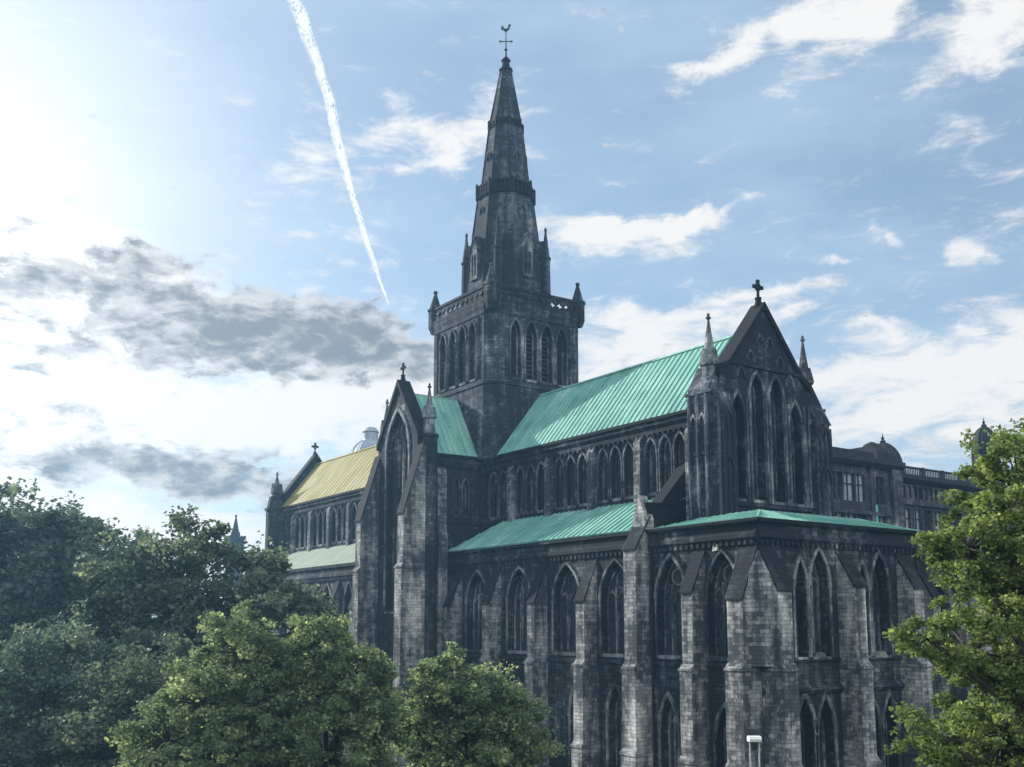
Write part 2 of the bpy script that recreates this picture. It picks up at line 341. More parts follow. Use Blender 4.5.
def gothic_window(parent, fr, uc, w, z0, zs, za, depth, lights=1, hood=True, tracery=True, label=None, pane='glass', name='window', mould=.14):
    f = MB()
    if hood:                        # hood mould and inner order
        i = head(uc, w+.02, zs, za); o = head(uc, w+.02+2*mould, zs, za+mould*1.3); f.band(fr, i, o, -.05, .14)
        jl = uc-w/2-.01
        for s_ in (-1, 1):
            f.box(fr, uc+s_*(w/2+mould*.6)-mould*.35, uc+s_*(w/2+mould*.6)+mould*.35, -.04, .10, z0, zs)
    inn = arch(uc, w-.24, z0+.05, zs, za-.16); out_ = arch(uc, w+.01, z0, zs, za)
    f.band(fr, inn, out_, -depth, -depth+.16)
    f.box(fr, uc-w/2, uc+w/2, -depth, .10, z0-.22, z0+.02)      # sill
    if lights > 1:
        lw = w/lights
        for k in range(1, lights): f.box(fr, uc-w/2+k*lw-.08, uc-w/2+k*lw+.08, -depth, -depth+.3, z0, zs+(za-zs)*.35)
        if tracery:
            for k in range(lights):
                c_ = uc-w/2+(k+.5)*lw
                f.band(fr, head(c_, lw-.16, zs-.25, zs+lw*.55, 4), head(c_, lw+.06, zs-.25, zs+lw*.75, 4), -depth, -depth+.17)
            rr = w*.17; zc = zs+(za-zs)*.52
            ci = [(uc+rr*math.cos(t*PI/8), zc+rr*math.sin(t*PI/8)) for t in range(17)]; co = [(uc+(rr+.11)*math.cos(t*PI/8), zc+(rr+.11)*math.sin(t*PI/8)) for t in range(17)]
            f.band(fr, ci, co, -depth, -depth+.17)
    w_ = f.build(name, 'trim', parent)
    if label: w_['label'] = label
    g = MB()
    if pane == 'louvre':
        z = z0+.15
        while z < za-.3:
            hw = w/2-.1 if z < zs else (w/2-.1)*max(.1, 1-(z-zs)/(za-zs))
            g.prof(fr, [(-depth-.25, z+.22), (-depth+.1, z), (-depth+.1, z+.06), (-depth-.25, z+.28)], uc-hw, uc+hw); z += .42
        g.build('louvre', 'louvre', w_)
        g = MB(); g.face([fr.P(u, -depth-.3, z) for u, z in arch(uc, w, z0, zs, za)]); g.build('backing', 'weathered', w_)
    else:
        poly = arch(uc, w, z0, zs, za); g.face([fr.P(u, -depth+.04, z) for u, z in poly], [(u, z) for u, z in poly]); g.build('glass', pane, w_)
    return w_
def roof(parent, name, mat, pts, updir, spacing=.62, th=.14, rib=.07):
    """planar standing-seam roof polygon with raised seams"""
    p = [Vector(a) for a in pts]; n = (p[1]-p[0]).cross(p[2]-p[0]).normalized()
    if n.z < 0: n = -n; p = p[::-1]
    up = Vector(updir); up = (up - n*up.dot(n)).normalized(); t = up.cross(n).normalized(); o = p[0]
    q = [((a-o).dot(t), (a-o).dot(up)) for a in p]; m = MB()
    bot = [a-n*th for a in p]; m.face(p, q); m.face(bot[::-1], q[::-1])
    for k in range(len(p)):
        j = (k+1) % len(p); m.face([bot[k], bot[j], p[j], p[k]])
    u = min(a[0] for a in q)+spacing*.5
    while u < max(a[0] for a in q)-.05:
        vs = []
        for k in range(len(q)):
            (a, c), (d, e) = q[k], q[(k+1) % len(q)]
            if (a-u)*(d-u) < 0: vs.append(c+(e-c)*(u-a)/(d-a))
        if len(vs) >= 2 and max(vs)-min(vs) > .15:
            v0, v1 = min(vs)+.01, max(vs)-.01; uu = u+rnd.uniform(-.02, .02)
            A = [o+t*(uu+s_)+up*v0+n*hh for s_, hh in ((-.02, 0), (.02, 0), (.02, rib), (-.02, rib))]
            B_ = [a+up*(v1-v0) for a in A]
            for k in (1, 2, 3): m.face([A[k], A[(k+1) % 4], B_[(k+1) % 4], B_[k]])
            m.face(A[::-1]); m.face(B_)
        u += spacing
    return m.build(name, mat, parent)
def pinnacle(parent, c, z0, zb, zt, r, cross=True, mat='trim', name='pinnacle'):
    m = MB(); m.frustum(c, r*1.0, r*1.0, z0, zb, 8, PI/8); m.frustum(c, r*1.25, r*1.25, zb-.12, zb+.1, 8, PI/8)
    for k in range(4):   # small gablets
        fr = Fr(c[0], c[1], 90*k); m.slab(fr, [(-r*.7, zb), (r*.7, zb), (0, zb+r*1.9)], r*.3, r*1.12)
    m.frustum(c, r*.92, .07, zb+.1, zt-.25, 8, PI/8)
    m.lathe(c, [(.07, zt-.3), (.17, zt-.2), (.19, zt-.1), (.07, zt-.02), (.12, zt+.08), (.02, zt+.22)], 8)
    o = m.build(name, mat, parent)
    if cross: pass
    return o
def stone_cross(parent, c, z0, sz, axis=0, mat='weathered', name='gable_cross'):
    m = MB(); fr = Fr(c[0], c[1], axis)
    m.frustum(c, .42*sz, .2*sz, z0-.6*sz, z0+.35*sz, 8, PI/8); m.frustum(c, .28*sz, .28*sz, z0+.3*sz, z0+.42*sz, 8, PI/8)
    m.box(fr, -.08*sz, .08*sz, -.08*sz, .08*sz, z0+.4*sz, z0+1.75*sz); zc = z0+1.28*sz
    m.box(fr, -.42*sz, .42*sz, -.075*sz, .075*sz, zc-.09*sz, zc+.09*sz)
    for du, dz in ((-.42, 0), (.42, 0), (0, .45)):      # flared ends
        m.box(fr, (du-.13)*sz, (du+.13)*sz, -.09*sz, .09*sz, zc+(dz-.13)*sz, zc+(dz+.13)*sz)
    k = 12; ci = [(.24*sz*math.cos(2*PI*i/k), zc+.24*sz*math.sin(2*PI*i/k)) for i in range(k+1)]; co = [(.33*sz*math.cos(2*PI*i/k), zc+.33*sz*math.sin(2*PI*i/k)) for i in range(k+1)]
    m.band(fr, ci, co, -.06*sz, .06*sz)
    return m.build(name, mat, parent)
def buttress(parent, fr, uc, w, stages, mat='buttress', cap=None, name='buttress'):
    """stages: (projection, z_bottom, z_top) from the ground up, each with a sloped weathering to the next"""
    m = MB()
    for i, (pr, z0, z1) in enumerate(stages):
        nx = stages[i+1][0] if i+1 < len(stages) else -.05
        sl_ = cap if (cap and i+1 == len(stages)) else max(.25, (pr-nx)*1.2)
        ww = w+.12*(len(stages)-1-i)
        m.prof(fr, [(-.3, z0), (pr, z0), (pr, z1), (nx, z1+sl_), (-.3, z1+sl_)], uc-ww/2, uc+ww/2)
        if i+1 < len(stages): m.box(fr, uc-ww/2-.06, uc+ww/2+.06, -.05, pr+.07, z1-.16, z1+.0)
    o = m.build(name, mat, parent)
    c = MB(); pr, z0, z1 = stages[-1]; sl_ = cap or .5     # dark coping slab on the slope
    d = .09; c.prof(fr, [(pr+.1, z1-.05), (pr+.1, z1+d), (-.02, z1+sl_+d*1.4), (-.02, z1+sl_-.02), (pr, z1-.05)], uc-w/2-.07, uc+w/2+.07)
    c.build('weathering_slab', 'slab', o)
    return o

# ------------------------------------------------------------ ground
G = -13.
def gz(x, y):
    d = math.hypot(x-80.97, y+55.42); t = min(1, max(0, (d-2.5)/32)); t = t*t*(3-2*t)
    t = 1-(1-t)**1.6
    return -1.75*(1-t) + G*t
me_v = []; me_f = []; rs = [0, 1, 2, 3, 4.5, 6, 8, 10, 12, 15, 18, 21, 25, 30, 36, 45, 60, 80, 110, 160, 260, 500, 1200, 4000, 9000]; nk = 72
for r_ in rs:
    for k in range(nk):
        x = 80.97+r_*math.cos(2*PI*k/nk); y = -55.42+r_*math.sin(2*PI*k/nk); me_v.append((x, y, gz(x, y)))
for i in range(len(rs)-1):
    for k in range(nk): me_f.append((i*nk+k, (i+1)*nk+k, (i+1)*nk+(k+1) % nk, i*nk+(k+1) % nk))
gm = bpy.data.meshes.new('ground'); gm.from_pydata(me_v, [], me_f); gm.materials.append(M['ground']); gm.polygons.foreach_set('use_smooth', [True]*len(gm.polygons))
go = bpy.data.objects.new('ground', gm); C.objects.link(go); tag(go, 'grass slope and lawn around the cathedral', kind='structure')
pv = MB(); pv.box(Fr(0, 0, 0), -20.0, 12, -52, 48, G-.2, G+.02); po = pv.build('paved_path', 'paving'); tag(po, 'paved precinct around the cathedral walls', kind='structure')

# ============================================================ CATHEDRAL
cath = tag(empty('cathedral', (0, 0, G)), 'blackened gothic stone cathedral with tall central spire and green copper roofs', 'cathedral')
class PB:   # parent proxy that keeps world coordinates
    pass
def attach(o): o.parent = cath; o.location = (0, 0, -G); return o
_build = MB.build
def build(s, name, mat, parent=None, smooth=False):
    o = _build(s, name, mat, parent, smooth)
    if parent is not None and parent.parent is None and parent.type == 'EMPTY': o.location = -parent.location
    return o
MB.build = build

ZE, ZR = 15.22, 21.1          # main eaves and ridge
YV = 4.25                     # clerestory wall face
YA = 8.0                      # aisle wall face
XE = 38.3                     # east wall face
XT = 3.2; YT = 11.6           # transept
south = lambda y: Fr(0, y, -90)     # u = +x
north = lambda y: Fr(0, y, 90)      # u = -x
east = lambda x: Fr(x, 0, 0)        # u = +y
west = lambda x: Fr(x, 0, 180)      # u = -y

# ---- clerestory of choir and nave
def clerestory(fr, u0, u1, groups, pil, z0=6., name='clerestory_wall', detail=True, mirror=1):
    hs = []; win = []
    for c_, n_ in groups:
        for k in range(n_):
            u = c_+(k-(n_-1)/2)*1.52; hs.append(arch(u, 1.12, 9.75, 12.6, 13.75)); win.append(u)
    m = MB(); m.holes(fr, [(u0, z0), (u1, z0), (u1, 14.3), (u0, 14.3)], hs, 0, .55)
    m.box(fr, u0, u1, -.1, .18, 14.05, 14.35)
    m.prof(fr, [(-.4, 14.3), (.12, 14.3), (.38, 14.62), (.38, 14.9), (-.4, 14.9)], u0, u1)
    m.box(fr, u0, u1, 0, .12, 9.25, 9.42)
    u = u0+.3
    while u < u1: m.box(fr, u-.09, u+.09, .1, .27, 13.85, 14.1); u += .55
    m.build(name, 'stone', cath)
    g = MB(); g.box(fr, u0, u1, -.25, .52, 14.93, 15.12); g.build('gutter', 'weathered', cath)
    for u in win: gothic_window(cath, fr, u, 1.12, 9.75, 12.6, 13.75, .5, 1, True)
    for p in pil:
        b_ = MB(); b_.prof(fr, [(-.1, 6), (.42, 6), (.42, 13.6), (.1, 14.15), (-.1, 14.15)], p-.36, p+.36); b_.build('pilaster', 'buttress', cath)
bays = [7.35, 12.85, 18.4, 23.9, 29.3]
clerestory(south(-YV), XT, 31.2, [(5.2, 2), (10.1, 3), (15.62, 3), (21.15, 3), (26.6, 3)], bays)
clerestory(north(YV), -31.2, -XT, [(-10.1, 3), (-15.62, 3), (-21.15, 3), (-26.6, 3)], [-p for p in bays])
nb = [-8.8-5.2*i for i in range(7)]
clerestory(south(-YV), -44.4, -XT, [(-11.4-5.2*i, 3) for i in range(6)], nb)
clerestory(north(YV), XT, 44.4, [(11.4+5.2*i, 3) for i in range(6)], [-p for p in nb])
# main roofs
for sy in (-1, 1):
    e_ = sy*(YV+.42)
    roof(cath, 'choir_roof', 'copper', [(5.3, e_, ZE-.02), (32.0, e_, ZE-.02), (32.0, 0, ZR), (5.3, 0, ZR)], (0, -sy, 1))
    roof(cath, 'nave_roof', 'lead', [(-44.2, e_, ZE-.02), (-2.4, e_, ZE-.02), (-2.4, 0, ZR), (-44.2, 0, ZR)], (0, -sy, 1), 1.1, rib=.035)
    e_ = sy*(XT+.42)
    for s2 in (-1, 1):
        roof(cath, 'transept_roof', 'copper', [(e_, s2*4.6, ZE-.02), (e_, s2*(YT-.3), ZE-.02), (0, s2*(YT-.3), ZR), (0, s2*4.6, ZR)], (-sy, 0, 1), .62)
rc = MB(); fr = south(0); rc.prof(fr, [(-.14, ZR-.02), (.14, ZR-.02), (0, ZR+.16)], 5.4, 32.0); rc.build('ridge_cap', 'copper', cath)
rc = MB(); rc.prof(fr, [(-.14, ZR-.02), (.14, ZR-.02), (0, ZR+.16)], -44.2, -5.4); rc.build('ridge_cap', 'lead', cath)

# ---- aisles
def aisle(fr, u0, u1, wins, w, name, z1=6.5, low=None, lights=3, roofmat=None, eaves=True):
    hs = [arch(u, w, -1.75, 1.9, 4.7) for u in wins]; hl = [arch(u, lw, G+.5, za-2.1, za) for u, lw, za in (low or [])]
    m = MB(); m.holes(fr, [(u0, G-.3), (u1, G-.3), (u1, 5.3), (u0, 5.3)], hs+hl, 0, .85)
    m.prof(fr, [(-.1, 5.28), (.06, 5.28), (.22, 5.42), (.22, 5.7), (.1, 5.78), (.1, 6.2), (.34, 6.36), (.34, z1), (-.1, z1)], u0, u1)
    m.prof(fr, [(-.05, -2.42), (.12, -2.42), (.16, -2.25), (-.05, -2.05)], u0, u1)
    u = u0+.3
    while u < u1: m.box(fr, u-.11, u+.11, 0, .2, 5.02, 5.28); u += .5
    m.build(name, 'stone', cath)
    for u in wins: gothic_window(cath, fr, u, w, -1.75, 1.9, 4.7, .75, lights, mould=.16)
    for u, lw, za in (low or []): gothic_window(cath, fr, u, lw, G+.5, za-2.1, za, .75, 2, mould=.22)
BX = [4.7, 10.6, 16.8, 22.75]                      # ordinary aisle buttresses
wS = [7.6, 13.7, 19.75, 25.3]
aisle(south(-YA), XT, 28.2, wS, 3.3, 'aisle_wall', low=[(7.6, 1.7, -4), (13.7, 1.7, -4), (20.6, 1.0, -4.2), (25.2, 1.7, -3.9)])
aisle(south(-YA), 28.2, XE, [30.85, 35.45], 2.75, 'ambulatory_wall', low=[(30.4, 1.5, -4.3), (35.4, 1.7, -4.7)])
aisle(north(YA), -XE, -XT, [-7.6, -13.7, -19.75, -25.3, -30.6, -35.6], 2.6, 'aisle_wall')
nw = [-6.2-0, -11.4, -16.6, -21.8, -27, -32.2, -37.4, -42.2]
aisle(south(-YA), -44.8, -XT, nw[1:], 2.2, 'aisle_wall')
aisle(north(YA), XT, 44.8, [-x for x in nw[1:]], 2.2, 'aisle_wall')
for x in BX: buttress(cath, south(-YA), x, .95, [(1.6, G, -8), (1.42, -8, -2.45), (1.2, -2.4, 1.9)], cap=3.0)
for x in (33.45,): buttress(cath, south(-YA), x, .95, [(1.6, G, -8), (1.42, -8, -2.45), (1.2, -2.4, 2.2)], cap=2.7)
for x in BX+[28.3, 33.45]: buttress(cath, north(YA), -x, .95, [(1.42, G, -2.45), (1.2, -2.4, 1.9)], cap=3.0)
for i in range(7):
    x = -8.8-5.2*i
    buttress(cath, south(-YA), x, .8, [(1.42, G, -2.45), (1.1, -2.4, 1.9)], cap=3.2); buttress(cath, north(YA), -x, .8, [(1.42, G, -2.45), (1.1, -2.4, 1.9)], cap=3.2)
# slender lower buttresses with pointed tops between the crypt windows
for x in (13.0, 22.3): 
    buttress(cath, south(-YA), x-.1, .62, [(1.05, G, -5.2)], cap=.9)
# aisle roofs
EA = YA+.42; ZA = 6.66
for sy in (-1, 1):
    roof(cath, 'choir_aisle_roof', 'copper', [(XT+.1, sy*EA, ZA), (27.75, sy*EA, ZA), (27.75, sy*(YV+.05), 9.3), (XT+2.8, sy*(YV+.05), 9.3)], (0, -sy, .7))
    roof(cath, 'nave_aisle_roof', 'lead2', [(-44.6, sy*EA, ZA), (-XT, sy*EA, ZA), (-XT, sy*(YV+.05), 9.3), (-44.6, sy*(YV+.05), 9.3)], (0, -sy, .7), 1.1, rib=.035)
    fl = MB(); fl.face([(XT, sy*(YV), 9.25), (XT+2.8, sy*(YV), 9.25), (XT, sy*EA, ZA)]); fl.build('lead_valley', 'weathered', cath)
# big pier, end wall and strut where the aisle roof stops
fr = Fr(28.25, 0, 0)
m = MB()
m.slab(fr, [(-YA-.1, G), (-YV, G), (-YV, 9.0), (-5.6, 8.55), (-YA-.1, 8.45)], -.5, .5)
m.build('aisle_end_wall', 'weathered', cath)
m = MB(); m.slab(fr, [(-7.9, 8.3), (-6.9, 8.5), (-3.9, 11.7), (-3.9, 10.1), (-5.6, 8.4)], -.52, .62); m.build('flying_strut', 'weathered', cath)
m = MB()
m.slab(fr, [(-YA-.2, 6.2), (-6.6, 6.2), (-6.6, 7.5), (-YA-.2, 7.5)], -.62, .62)
pier = buttress(cath, south(-YA), 28.25, 1.22, [(1.7, G, -8), (1.55, -8, -2.5), (1.32, -2.45, 5.2)], cap=2.2)
m = MB(); m.slab(south(0), [(27.62, 4.8), (28.88, 4.8), (28.88, 7.3), (28.25, 8.95), (27.62, 7.3)], YA-.35, YA+.42); m.build('gablet', 'buttress', cath)
pp = MB(); pp.tube((29.05, -YA-.12, G), (29.05, -YA-.12, 5.0), .09, .09, 8)
for z in range(-11, 5, 2): pp.box(south(-YA), 28.9, 29.2, 0, .2, z, z+.1)
pp.build('downpipe', 'pipe', cath)

# ---- ambulatory: east wall, roof, corner buttresses
YN = 7.5
fr = east(XE)
hs = []
win = [(-4.35, 1.0, -1.75, 2.4, 4.2), (-2.55, 1.75, -1.75, 2.6, 4.85), (1.7, 1.0, -1.75, 2.4, 4.2), (3.5, 1.75, -1.75, 2.6, 4.85)]
lowE = [(-4.35, 1.5, -4.1), (-2.45, 1.5, -4.2), (1.9, 1.7, -4.3), (3.9, 1.4, -4.3)]
hs = [arch(u, w, z0, zs, za) for u, w, z0, zs, za in win] + [arch(u, w, G+.5, za-2.2, za) for u, w, za in lowE]
m = MB(); m.holes(fr, [(-YA, G-.3), (YN, G-.3), (YN, 5.3), (-YA, 5.3)], hs, 0, .95)
m.prof(fr, [(-.1, 5.28), (.06, 5.28), (.22, 5.42), (.22, 5.7), (.1, 5.78), (.1, 6.2), (.34, 6.36), (.34, 6.5), (-.1, 6.5)], -YA, YN)
m.prof(fr, [(-.05, -2.0), (.12, -2.0), (.16, -1.9), (-.05, -1.8)], -YA, YN)
m.prof(fr, [(-.05, -3.95), (.10, -3.95), (.32, -3.7), (-.05, -3.3)], -YA, YN)
u = -YA+.2
while u < YN: m.box(fr, u-.11, u+.11, 0, .22, 5.02, 5.28); u += .46
m.build('east_wall', 'stone', cath)
for u, w, z0, zs, za in win: gothic_window(cath, fr, u, w, z0, zs, za, .85, 2 if w > 1.5 else 1, mould=.24)
for u, w, za in lowE: gothic_window(cath, fr, u, w, G+.5, za-2.2, za, .85, 2, mould=.3)
m = MB(); m.holes(Fr(XE, YN, 90), [(0, G-.3), (10, G-.3), (10, 6.5), (0, 6.5)], [], 0, .5); m.build('north_wall', 'stone', cath)
for u, w in ((-.25, 1.1), (5.9, 1.0)): buttress(cath, fr, u, w, [(1.75, G, -8), (1.55, -8, -2.3), (1.3, -2.25, 2.6)], cap=2.3)
# south-east corner: one buttress to the south, one to the east, gablets on both
b1 = buttress(cath, south(-YA), 37.6, 1.25, [(1.75, G, -8), (1.6, -8, -2.3), (1.35, -2.25, 1.7)], cap=3.2)
b2 = buttress(cath, fr, -7.3, 1.2, [(1.75, G, -8), (1.6, -8, -2.3), (1.35, -2.25, 2.2)], cap=2.7)
m = MB(); cfr = Fr(XE, -YA, -45); m.slab(cfr, [(-.75, -2.2), (.75, -2.2), (.75, 2.9), (0, 4.6), (-.75, 2.9)], -.6, .62); m.build('corner_gablet', 'buttress', cath)
RE = [(28.9, -YA-.4, 6.52), (XE+.4, -YA-.4, 6.52), (XE+.4, YN+.4, 6.52), (28.9, YN+.4, 6.52)]
T0, T1 = (35.95, -5.1, 7.42), (35.95, 4.6, 7.42); T2, T3 = (31.8, -5.1, 7.42), (31.8, 4.6, 7.42)
roof(cath, 'ambulatory_roof', 'copper', [RE[0], RE[1], T0, T2], (0, 1, .3), .55)
roof(cath, 'ambulatory_roof', 'copper', [RE[1], RE[2], T1, T0], (-1, 0, .3), .55)
roof(cath, 'ambulatory_roof', 'copper', [RE[2], RE[3], T3, T1], (0, -1, .3), .55)
roof(cath, 'ambulatory_roof', 'copper', [T0, T1, T3, T2], (-1, 0, 0), .55)
m = MB(); m.face([RE[0], T2, T3, RE[3]]); m.build('lead_valley', 'weathered', cath)
hp = MB(); hp.tube(RE[1], T0, .09, .09, 6); hp.tube(RE[2], T1, .09, .09, 6); hp.build('hip_roll', 'copper', cath)
m = MB(); ef = east(XE); sf = south(-YA)
m.box(sf, 28.9, XE+.47, .30, .47, 6.4, 6.56); m.box(ef, -YA-.3, YN+.4, .30, .47, 6.4, 6.56); m.build('gutter', 'weathered', cath)
# lead pieces of fallen-away carving, pale repair stones over the last south window
for (u, z, w, hh) in ((34.75, 4.75, .45, .42), (36.45, 3.55, .38, .38)):
    m = MB(); m.slab(sf, [(u, z), (u+w, z+.05), (u+w*.9, z+hh), (u+.1, z+hh*.9)], .02, .2); m.build('repair_stone', 'pale', cath)
m = MB()
for y_, z_ in ((-2.9, -1.74), (3.2, -1.74)):
    m = MB(); m.slab(ef, [(y_, z_), (y_+.75, z_), (y_+.6, z_+.26), (y_+.15, z_+.3)], -.3, .05); m.build('broken_sill', 'buttress', cath)

# ---- east gable of the choir
XG = 32.3; fr = east(XG)
lan = [(-2.95, 1.25, 16.0), (-1.0, 1.35, 17.6), (1.0, 1.35, 17.6), (2.95, 1.25, 16.0)]
hs = [arch(u, w, 8.7, za-1.7, za) for u, w, za in lan]
m = MB()
gb = [(-4.55, 6.3), (4.55, 6.3), (4.55, 17.3), (3.6, 18.0), (0, 22.5), (-3.6, 18.0), (-4.55, 17.3)]
m.holes(fr, gb, hs, 0, .9); m.slab(fr, gb, -1.3, -.92)
for a, c_ in ((0, 1), (1, 2), (2, 3), (3, 4), (4, 5), (5, 6), (6, 0)):
    (u0, z0), (u1, z1) = gb[a], gb[c_]; m.face([fr.P(u0, 0, z0), fr.P(u1, 0, z1), fr.P(u1, -.95, z1), fr.P(u0, -.95, z0)])
m.box(fr, -4.4, 4.4, 0, .18, 8.2, 8.5)
# attached shafts between lancets and arcading in the gable
for u in (-4.35, -3.8, -1.98, 0, 1.98, 3.8, 4.35):
    sh = MB()
    for d in (-.17, .17): sh.tube(fr.P(u+d*(.5 if abs(u) > 3 else 1), .16, 8.5), fr.P(u+d*(.5 if abs(u) > 3 else 1), .16, 15.8), .11, .11, 8)
    sh.build('shaft', 'trim', cath)
for u, z in ((-2.4, 18.6), (0, 20.2)): pass
m.box(fr, -3.5, 3.5, 0, .15, 18.0, 18.18)
for u in (-2.5, -1.5, -.5, .5, 1.5, 2.5):
    zt_ = 21.6-abs(u)*1.25; i = head(u, .62, zt_-1.3, zt_-.6, 4); o_ = head(u, .86, zt_-1.3, zt_-.42, 4); sh = MB(); sh.band(fr, i, o_, 0, .13); sh.build('blind_arch', 'trim', cath)
m.build('east_gable', 'stone', cath)
cp = MB()
for s_ in (-1, 1):
    cp.slab(fr, [(s_*3.75, 17.75), (s_*3.75, 18.2), (0, 22.95), (0, 22.45)], -1.1, .22)
    cp.slab(fr, [(s_*4.7, 17.0), (s_*4.7, 17.55), (s_*3.6, 18.3), (s_*3.6, 17.8)], -1.1, .2)
cp.build('gable_coping', 'weathered', cath)
for u, w, za in lan: gothic_window(cath, fr, u, w, 8.7, za-1.7, za, .8, 2, mould=.2, tracery=False)
stone_cross(cath, (XG-.4, 0), 23.0, .92, 0)
for s_, ytip in ((-1, -4.75), (1, 5.0)):
    ff = fr; ub0, ub1 = (4.35, 6.2) if s_ > 0 else (-5.5, -3.9)
    m = MB()
    m.box(ff, ub0, ub1, -2.2, -.1, G, 15.9); m.box(ff, ub0+.12 if s_ < 0 else ub0, ub1 if s_ < 0 else ub1-.4, -.1, .75, 6.4, 14.6)
    m.box(ff, ub0-.12, ub1+.12, -2.3, .1, 15.75, 15.95)
    o1 = ub1 if s_ > 0 else ub0; i1 = ub0 if s_ > 0 else ub1
    m.slab(ff, [(i1, 15.95), (o1, 15.95), (o1+s_*-.05, 16.25), (i1+s_*.62, 17.9), (i1, 17.9)], -2.1, -.15)
    m.prof(ff, [(-.1, 14.6), (.75, 14.6), (-.1, 16.2)], ub0+.12, ub1-.12)
    for du in (.2, .5, .8):
        uu = ub0+(ub1-ub0)*du; m.tube(ff.P(uu, .8, 6.8), ff.P(uu, .8, 14.3), .09, .09, 6)
    for zz in (9.2, 12.2):
        i = head(.5*(ub0+ub1), .8, zz+1.3, zz+2.2, 5); o_ = head(.5*(ub0+ub1), 1.05, zz+1.3, zz+2.45, 5); m.band(ff, i, o_, .7, .9)
    m.box(ff, ub0-.06, ub1+.06, -2.26, .0, 11.6, 11.8)
    to = m.build('corner_turret', 'tower', cath)
    sf2 = Fr(0, ub0 if s_ < 0 else ub1, -90 if s_ < 0 else 90); k_ = 1 if s_ < 0 else -1; q_ = MB()
    for dx in (-1.95, -1.15, -.35):
        q_.tube(sf2.P(k_*(XG+dx), .06, 6.5), sf2.P(k_*(XG+dx), .06, 15.7), .11, .11, 6)
        if dx < -.4:
            uc_ = k_*(XG+dx+.4); q_.band(sf2, head(uc_, .5, 13.6, 14.3, 4), head(uc_, .72, 13.6, 14.5, 4), 0, .12)
    q_.build('turret_arcade', 'trim', to)
    pinnacle(cath, (XG-.7, ytip), 16.2, 17.9, 21.3, .55)

# ---- west front
XW = -44.6; fr = west(XW)
m = MB(); wp = [(-4.6, G), (4.6, G), (4.6, 16.2), (0, 22.2), (-4.6, 16.2)]
hs = [arch(u, 1.3, 4, 13.0, 14.6) for u in (-2.4, -.0, 2.4)]
m.holes(fr, wp, hs, 0, .7); m.slab(fr, wp, -1.0, -.75); m.build('west_gable', 'stone', cath)
for u in (-2.4, 0, 2.4): gothic_window(cath, fr, u, 1.3, 4, 13.0, 14.6, .6)
cp = MB()
for s_ in (-1, 1): cp.slab(fr, [(s_*4.8, 15.7), (s_*4.8, 16.25), (0, 22.6), (0, 22.0)], -1.15, .15)
cp.build('gable_coping', 'weathered', cath)
stone_cross(cath, (XW+.5, 0), 22.4, .9, 0)
m = MB(); m.box(fr, -YA-.3, -4.4, -1.2, -.0, G, 6.4); m.box(fr, 4.4, YA+.3, -1.2, 0, G, 6.4)
m.slab(fr, [(-YA-.3, 6.4), (-4.4, 6.4), (-4.4, 9.6)], -1.2, 0); m.slab(fr, [(YA+.3, 6.4), (4.4, 6.4), (4.4, 9.6)], -1.2, 0); m.build('west_wall', 'stone', cath)
for s_ in (-1, 1):
    m = MB(); c_ = (XW+.3, s_*5.0); m.frustum(c_, 1.35, 1.25, G, 15.0, 8, PI/8); m.frustum(c_, 1.45, 1.45, 14.8, 15.1, 8, PI/8); m.frustum(c_, 1.2, .9, 15.1, 16.6, 8, PI/8)
    m.build('corner_turret', 'stone', cath); pinnacle(cath, c_, 16.3, 17.1, 19.6, .62)

